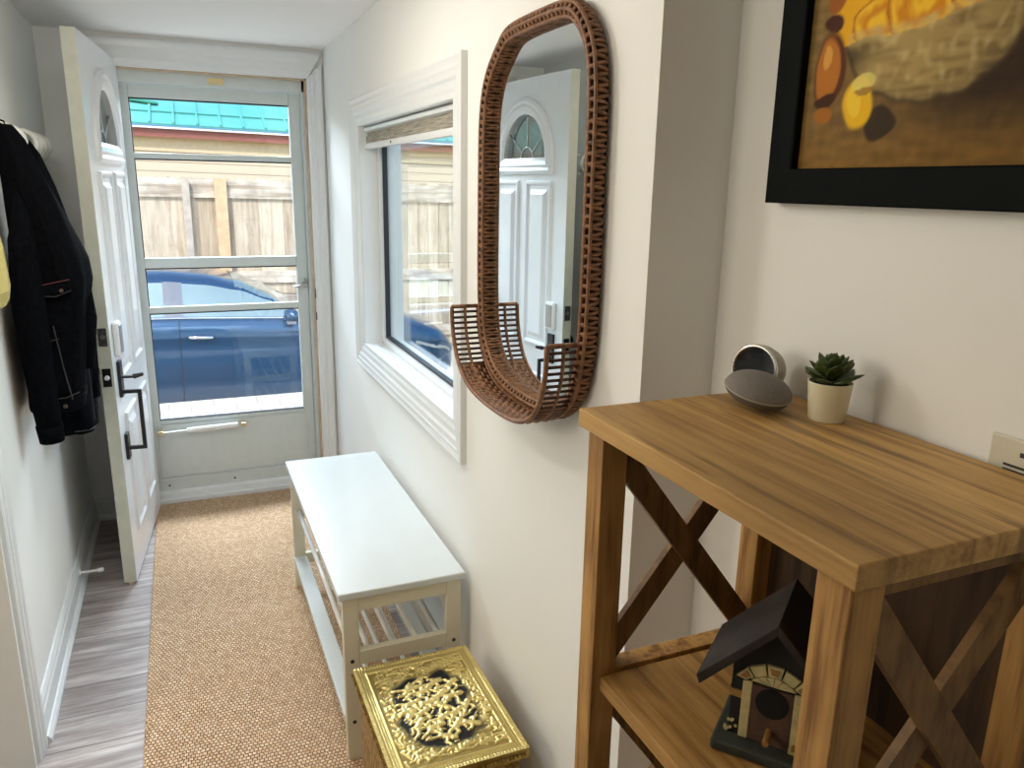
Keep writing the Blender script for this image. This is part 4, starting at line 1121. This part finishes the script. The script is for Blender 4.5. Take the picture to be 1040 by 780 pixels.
MB().prism([(-1.040, 1.232), (-.955, 1.250), (-.955, 1.220), (-.995, 1.203), (-1.040, 1.208)], 1, yf-.006, yf+.012).build('pocket_flap', M['denim'], de, bevel=.002)
MB().tube([(-1.041, yf-.006, 1.233), (-.955, yf-.006, 1.251)], .0016, 5).build('label_thread', M['seamred'], de)
mb = MB()
mb.tube([(-1.041, yf-.006, 1.208), (-.995, yf-.006, 1.203), (-.954, yf-.006, 1.220)], .0016, 5)
mb.tube([(-1.010, yf-.001, 1.12), (-.998, yf, 1.0), (-.985, yf+.003, .90)], .002, 5)
mb.tube([(-1.03, yf, 1.075), (-1.0, yf, 1.082)], .002, 5)
mb.tube([(-1.03, yf+.001, .905), (-1.0, yf+.002, .908), (-.968, yf+.03, .915)], .002, 5)
mb.build('seam', M['seam'], de)
for p in ((-.978, yf-.006, 1.220), (-1.005, yf-.001, .883)): MB().lathe([(0, 0), (.006, 0), (.005, .003), (0, .004)], p, 10, (0, -1, 0), cap=False).build('button', M['bronze'], de)
MB().tube([(-1.078, JY, 1.664), (-1.095, JY, 1.672), (-1.10, JY, 1.684), (-1.08, JY-.004, 1.676)], .003, 6, closed=True).build('hanging_loop', M['denim'], de)

# bag
bg = thing('mustard_bag', (-1.085, -1.54, 1.15), 'mustard yellow bag with a dark strap hanging beside the denim jacket', 'bag')
mb = MB()
rows = []
for z, y0_, y1_, d in ((1.160, -1.66, -1.420, .028), (1.20, -1.66, -1.428, .036), (1.30, -1.65, -1.440, .034), (1.40, -1.64, -1.455, .024), (1.45, -1.63, -1.470, .014)):
    z += .055; rows.append([Vector((-1.112, y0_, z)), Vector((-1.112, y1_, z)), Vector((-1.112+d, y1_+.012, z)), Vector((-1.112+d*1.5, (y0_+y1_)/2, z)), Vector((-1.112+d, y0_-.012, z))])
mb.loft(rows).build('pouch', M['bag'], bg, bevel=.006, seg=3)
mb = MB(); mb.tube([(-1.095, -1.47, 1.49), (-1.072, -1.47, 1.54), (-1.068, -1.50, 1.59), (-1.070, -1.55, 1.625), (-1.078, -1.59, 1.59), (-1.09, -1.61, 1.49)], .006, 8).build('strap', M['strap'], bg, smooth=True)

# door stop
ds = thing('door_stop', (-W+.016, -.70, .075), 'white rod door stop screwed to the left baseboard', 'door stop')
MB().tube([(-W+.0165, -.70, .075), (-W+.022, -.70, .075)], .012, 14).tube([(-W+.02, -.70, .075), (-W+.080, -.70, .075)], .0048, 10).build('rod', M['tube'], ds)
MB().tube([(-W+.078, -.70, .075), (-W+.098, -.70, .075)], .008, 12).build('tip', M['tube'], ds)

# ------------------------------------------------------------------ light
def area(name, loc, target, sx, sy, power, col, spread=PI):
    l = bpy.data.lights.new(name, 'AREA'); l.shape = 'RECTANGLE'; l.size = sx; l.size_y = sy; l.energy = power; l.color = col; l.spread = spread
    o = bpy.data.objects.new(name, l); C.objects.link(o); o.location = loc
    o.rotation_euler = (Vector(target)-Vector(loc)).to_track_quat('-Z', 'Y').to_euler(); return o
area('side_fill', (-2.2, -2.6, 1.75), (0, -2.3, .7), .8, .8, 11, (1, .90, .72))  # added fill through the side opening, brightens the right wall; no known fixture
sun = bpy.data.lights.new('sun', 'SUN'); sun.energy = 2.7; sun.angle = .01; sun.color = (1, .95, .86)
so = bpy.data.objects.new('sun', sun); C.objects.link(so); so.rotation_euler = Vector((.40, .80, -.92)).to_track_quat('-Z', 'Y').to_euler()
w = bpy.data.worlds.new('sky'); S.world = w; w.use_nodes = True
nt = w.node_tree; bgn = nt.nodes['Background']
sk = nt.nodes.new('ShaderNodeTexSky'); sk.sky_type = 'NISHITA'; sk.sun_disc = False; sk.sun_elevation = math.radians(52); sk.sun_rotation = math.radians(214); sk.air_density = 1.2; sk.dust_density = 1.5
nt.links.new(sk.outputs[0], bgn.inputs[0]); bgn.inputs[1].default_value = .30
area('overhead_fill', (-.62, -1.75, 2.09), (-.62, -1.75, 0), .5, .5, 4, (1, .93, .82))  # added overhead fill without a fixture, lifts the hall interior
pl_ = bpy.data.lights.new('point_fill', 'POINT'); pl_.energy = 9; pl_.shadow_soft_size = .07; pl_.color = (1, .93, .84)  # added point light, no fixture here; evens out back wall and ceiling
po_ = bpy.data.objects.new('point_fill', pl_); C.objects.link(po_); po_.location = (-.98, -2.08, 1.93)
area('near_fill', (-1.2, -4.3, 2.09), (-1.2, -4.3, 0), .4, .4, 1.6, (1, .80, .50))  # added weak warm fill behind the camera, not a real fitting
area('door_daylight_fill', (-.45, 1.45, 2.48), (-.5, -2.6, .45), 1.6, .7, 210, (.78, .89, 1))  # added area light outside, boosts the daylight entering by the door
area('window_daylight_fill', (1.5, -1.1, 2.3), (-.6, -1.0, .7), 1.6, .9, 30, (.82, .91, 1))  # added cool panel light beyond the window, strengthens its daylight

# ------------------------------------------------------------------ camera
f, yaw, pitch, roll, cx, cy, cz = 785.191739857939, 0.4041928980287347, -0.2508427725854586, 0.018475040854983363, -0.659827825308283, -3.786821372864712, 1.5286850151561189
fwd = Vector((math.sin(yaw)*math.cos(pitch), math.cos(yaw)*math.cos(pitch), math.sin(pitch)))
rt = Vector((math.cos(yaw), -math.sin(yaw), 0)); up = rt.cross(fwd)
c_, s_ = math.cos(roll), math.sin(roll)
r2 = rt*c_+up*s_; u2 = rt*-s_+up*c_
cam = bpy.data.cameras.new('camera'); co_ = bpy.data.objects.new('camera', cam); C.objects.link(co_)
m4 = Matrix((r2, u2, -fwd)).transposed().to_4x4(); m4.translation = (cx, cy, cz); co_.matrix_world = m4
cam.sensor_width = 36; cam.lens = f/1040*36; cam.clip_start = .02
S.camera = co_
S.view_settings.view_transform = 'Standard'; S.view_settings.look = 'None'; S.view_settings.gamma = 1; S.view_settings.use_curve_mapping = False
S.view_settings.exposure = .2
S.cycles.max_bounces = 10; S.cycles.diffuse_bounces = 6; S.cycles.transparent_max_bounces = 16
